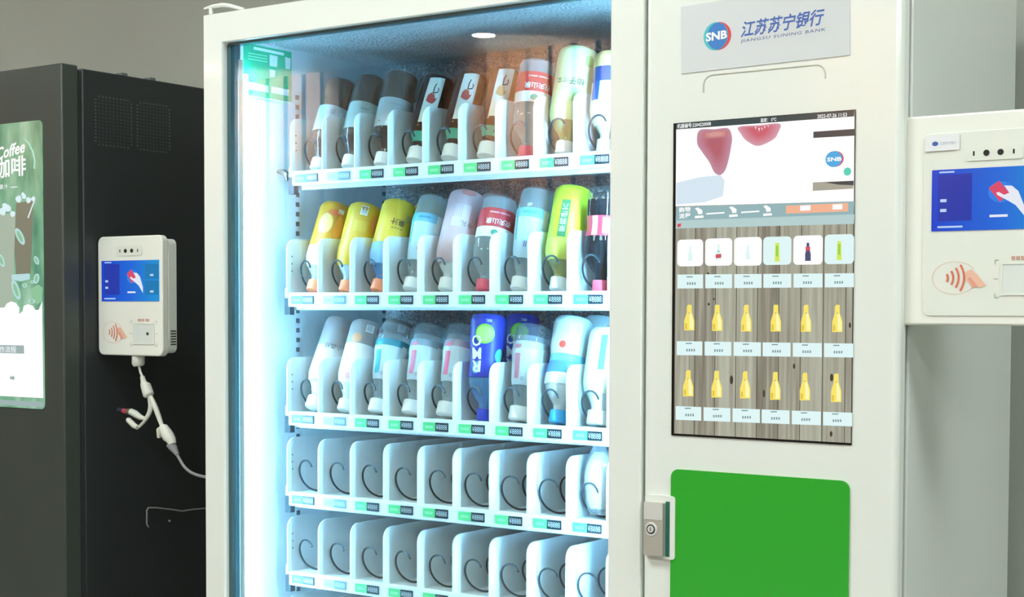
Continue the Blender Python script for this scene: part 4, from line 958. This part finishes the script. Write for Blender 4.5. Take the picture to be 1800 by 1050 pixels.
# left terminal
TW, TH = 0.1870, 0.2355
yL = 0.085
lt = tag(empty('payment_terminal', (-0.4640, yL, 1.4462)), 'small ivory card payment terminal hanging beside the dark coffee machine', 'payment terminal')
o = MB().plate(rrect(0, -TH, TW, 0, 0.014, 8), 0.0, 0.016, m_tw).build('front_shell', lt); bevel(o, 0.0025, 3, 50)
o = MB().plate(rrect(0.003, -TH + 0.006, TW + 0.0005, -0.007, 0.012, 8), 0.016, 0.036, m_tw2).build('back_shell', lt)
b = MB()
for k in range(6): b.box((TW - 0.001, 0.020, -TH + 0.022 + k * 0.0052), (TW + 0.0011, 0.034, -TH + 0.0242 + k * 0.0052), m_dark)
b.build('side_vents', lt, smooth=False)
MB().box((-0.0004, 0.036, -0.16), (0.06, 0.046, -0.07), m_grey).build('wall_bracket', lt, smooth=False)
terminal_face(lt, TW, TH, -0.0003)
# right terminal
yR = 0.018
zt_ = PY(1594, 206, yR).z; zb_ = PY(1594, 571.5, yR).z
OW, OH = 0.232, zt_ - zb_
xR0 = BX1 + 0.0022
rt = tag(empty('payment_terminal', (xR0, yR, zt_)), 'large white payment terminal fixed to the side of the white vending machine', 'payment terminal')
o = MB().plate(rrect(0, -OH, OW, 0, 0.003, 3), 0.0, 0.050, m_tw).build('housing', rt); bevel(o, 0.003, 3)
MB().box((-0.0022, 0.036, -0.2), (0.001, 0.049, -0.05), m_grey).build('side_bracket', rt, smooth=False)
ix, iz = PY(1624.5, 235, yR).x - xR0, PY(1640, 235, yR).z - zt_
fs_ = MB().plate(rrect(ix, iz - TH - .004, ix + TW, iz, 0.010, 6), -0.0014, 0.0, m_tw2).build('face_panel', rt); bevel(fs_, 0.0012, 2, 50)
fr_ = empty('face_group')
s = terminal_face(rt, TW, TH, -0.0016)
for ch in list(rt.children):
    if ch.name.split('.')[0] in ('sensor_plate', 'terminal_screen', 'contactless_mark', 'scanner_window', 'scanner_marks'): ch.location = (ix, 0, iz)
bpy.data.objects.remove(fr_)
pa = PY(1628, 240, yR); pw = PY(1688, 236, yR).x - pa.x
b = MB().plate([(0, -.0205), (pw, -.0200), (pw, -.0005), (0, 0)], -0.0032, -0.0022, mat('white bank label', 'e6e6ea', 0.4))
lb = b.build('bank_label', rt, smooth=False); lb.location = (pa.x - xR0, 0, pa.z - zt_)
b = MB().flat(disc(.0135, -.0108, .0042, .0030), -0.0034, m_ink).text('江苏苏宁银行', lambda u, v: (.020 + u, -0.0034, -.0128 + v), w=.0215, h=.0040, m=pm('9aa3c4'))
o = b.build('lettering', lb, smooth=False)

# ------------------------------------------------------------------ cable harness below the left terminal
yc = 0.100
hx = tag(empty('cable_harness', PY(243, 632, yc)), 'white plug and splitter cables dangling below the left payment terminal', 'cable')
m_cw = mat('white cable', 'd8d8ce', 0.5); m_cg = mat('grey cable', '85858a', 0.5)
def hpart(name, mb):
    o = mb.build(name, None); o.parent = hx; o.location = -hx.location; return o
P_ = lambda *pts: [PY(a, b, yc) for a, b in pts]
hpart('gland', MB().tube(P_((243, 626), (243, 632), (243, 640), (243.5, 644)), [.0125, .0125, .0125, .0095], m_cw, 16))
hpart('lead', MB().tube(P_((244, 643), (247, 655), (251, 664)), .0024, m_cw, 8))
hpart('splitter', MB().tube(P_((250, 662), (252, 670), (253, 675), (256, 678), (261, 694), (262, 697)), [.0045, .0055, .0075, .0105, .0110, .0085], m_cw, 14))
def smooth_path(pts, n=6):
    out = []; q = [pts[0]] + pts + [pts[-1]]
    for i in range(1, len(q) - 2):
        for k in range(n):
            t = k / n; p0, p1, p2, p3 = q[i - 1], q[i], q[i + 1], q[i + 2]
            out.append(tuple(.5 * ((2 * p1[j]) + (-p0[j] + p2[j]) * t + (2 * p0[j] - 5 * p1[j] + 4 * p2[j] - p3[j]) * t * t + (-p0[j] + 3 * p1[j] - 3 * p2[j] + p3[j]) * t ** 3) for j in range(2)))
    out.append(pts[-1]); return out
hpart('branch_cable', MB().tube(P_(*smooth_path([(263, 696), (267, 712), (263, 728), (253, 742), (244, 751)])), .0030, m_cw, 8))
hpart('branch_cable', MB().tube(P_(*smooth_path([(261, 696), (263, 714), (260, 728), (254, 737)])), .0028, m_cw, 8))
hpart('main_cable', MB().tube(P_(*smooth_path([(264, 696), (272, 714), (278, 730), (285, 750)])), [.0040 + .0014 * math.sin(i / 18 * math.pi) for i in range(19)], m_cw, 8))
hpart('bare_plug', MB().tube(P_((242, 752), (236, 749), (226, 739), (224, 737)), [.0045, .0058, .0058, .0035], m_cw, 12))
hpart('colour_plug', MB().tube(P_((256, 737), (247, 734), (238, 728), (230, 724)), [.0030, .0055, .0072, .0066], m_cw, 12).tube(P_((230, 724), (226, 724)), .0062, pm('5f6f54'), 12).tube(P_((226, 724), (217, 723)), .0052, pm('b8485a'), 12).tube(P_((217, 723), (208, 721)), .0050, pm('2a2a3c'), 12))
hpart('coupling', MB().tube(P_((284, 749), (288, 752), (292, 761), (296, 768), (301, 774), (303, 781)), [.005, .0085, .0115, .0120, .0095, .0080], m_cw, 16).tube(P_((279, 770), (281, 757), (286, 750)), [.0035, .0075, .004], m_cw, 10))
hpart('strain_relief', MB().tube(P_((299, 781), (304, 787), (309, 795), (312, 800)), [.0085, .0085, .0055, .0042], m_cg, 12))
hpart('grey_cable', MB().tube(P_(*smooth_path([(310, 797), (316, 808), (325, 822), (340, 833), (362, 839), (400, 842)])), .0030, m_cg, 8))
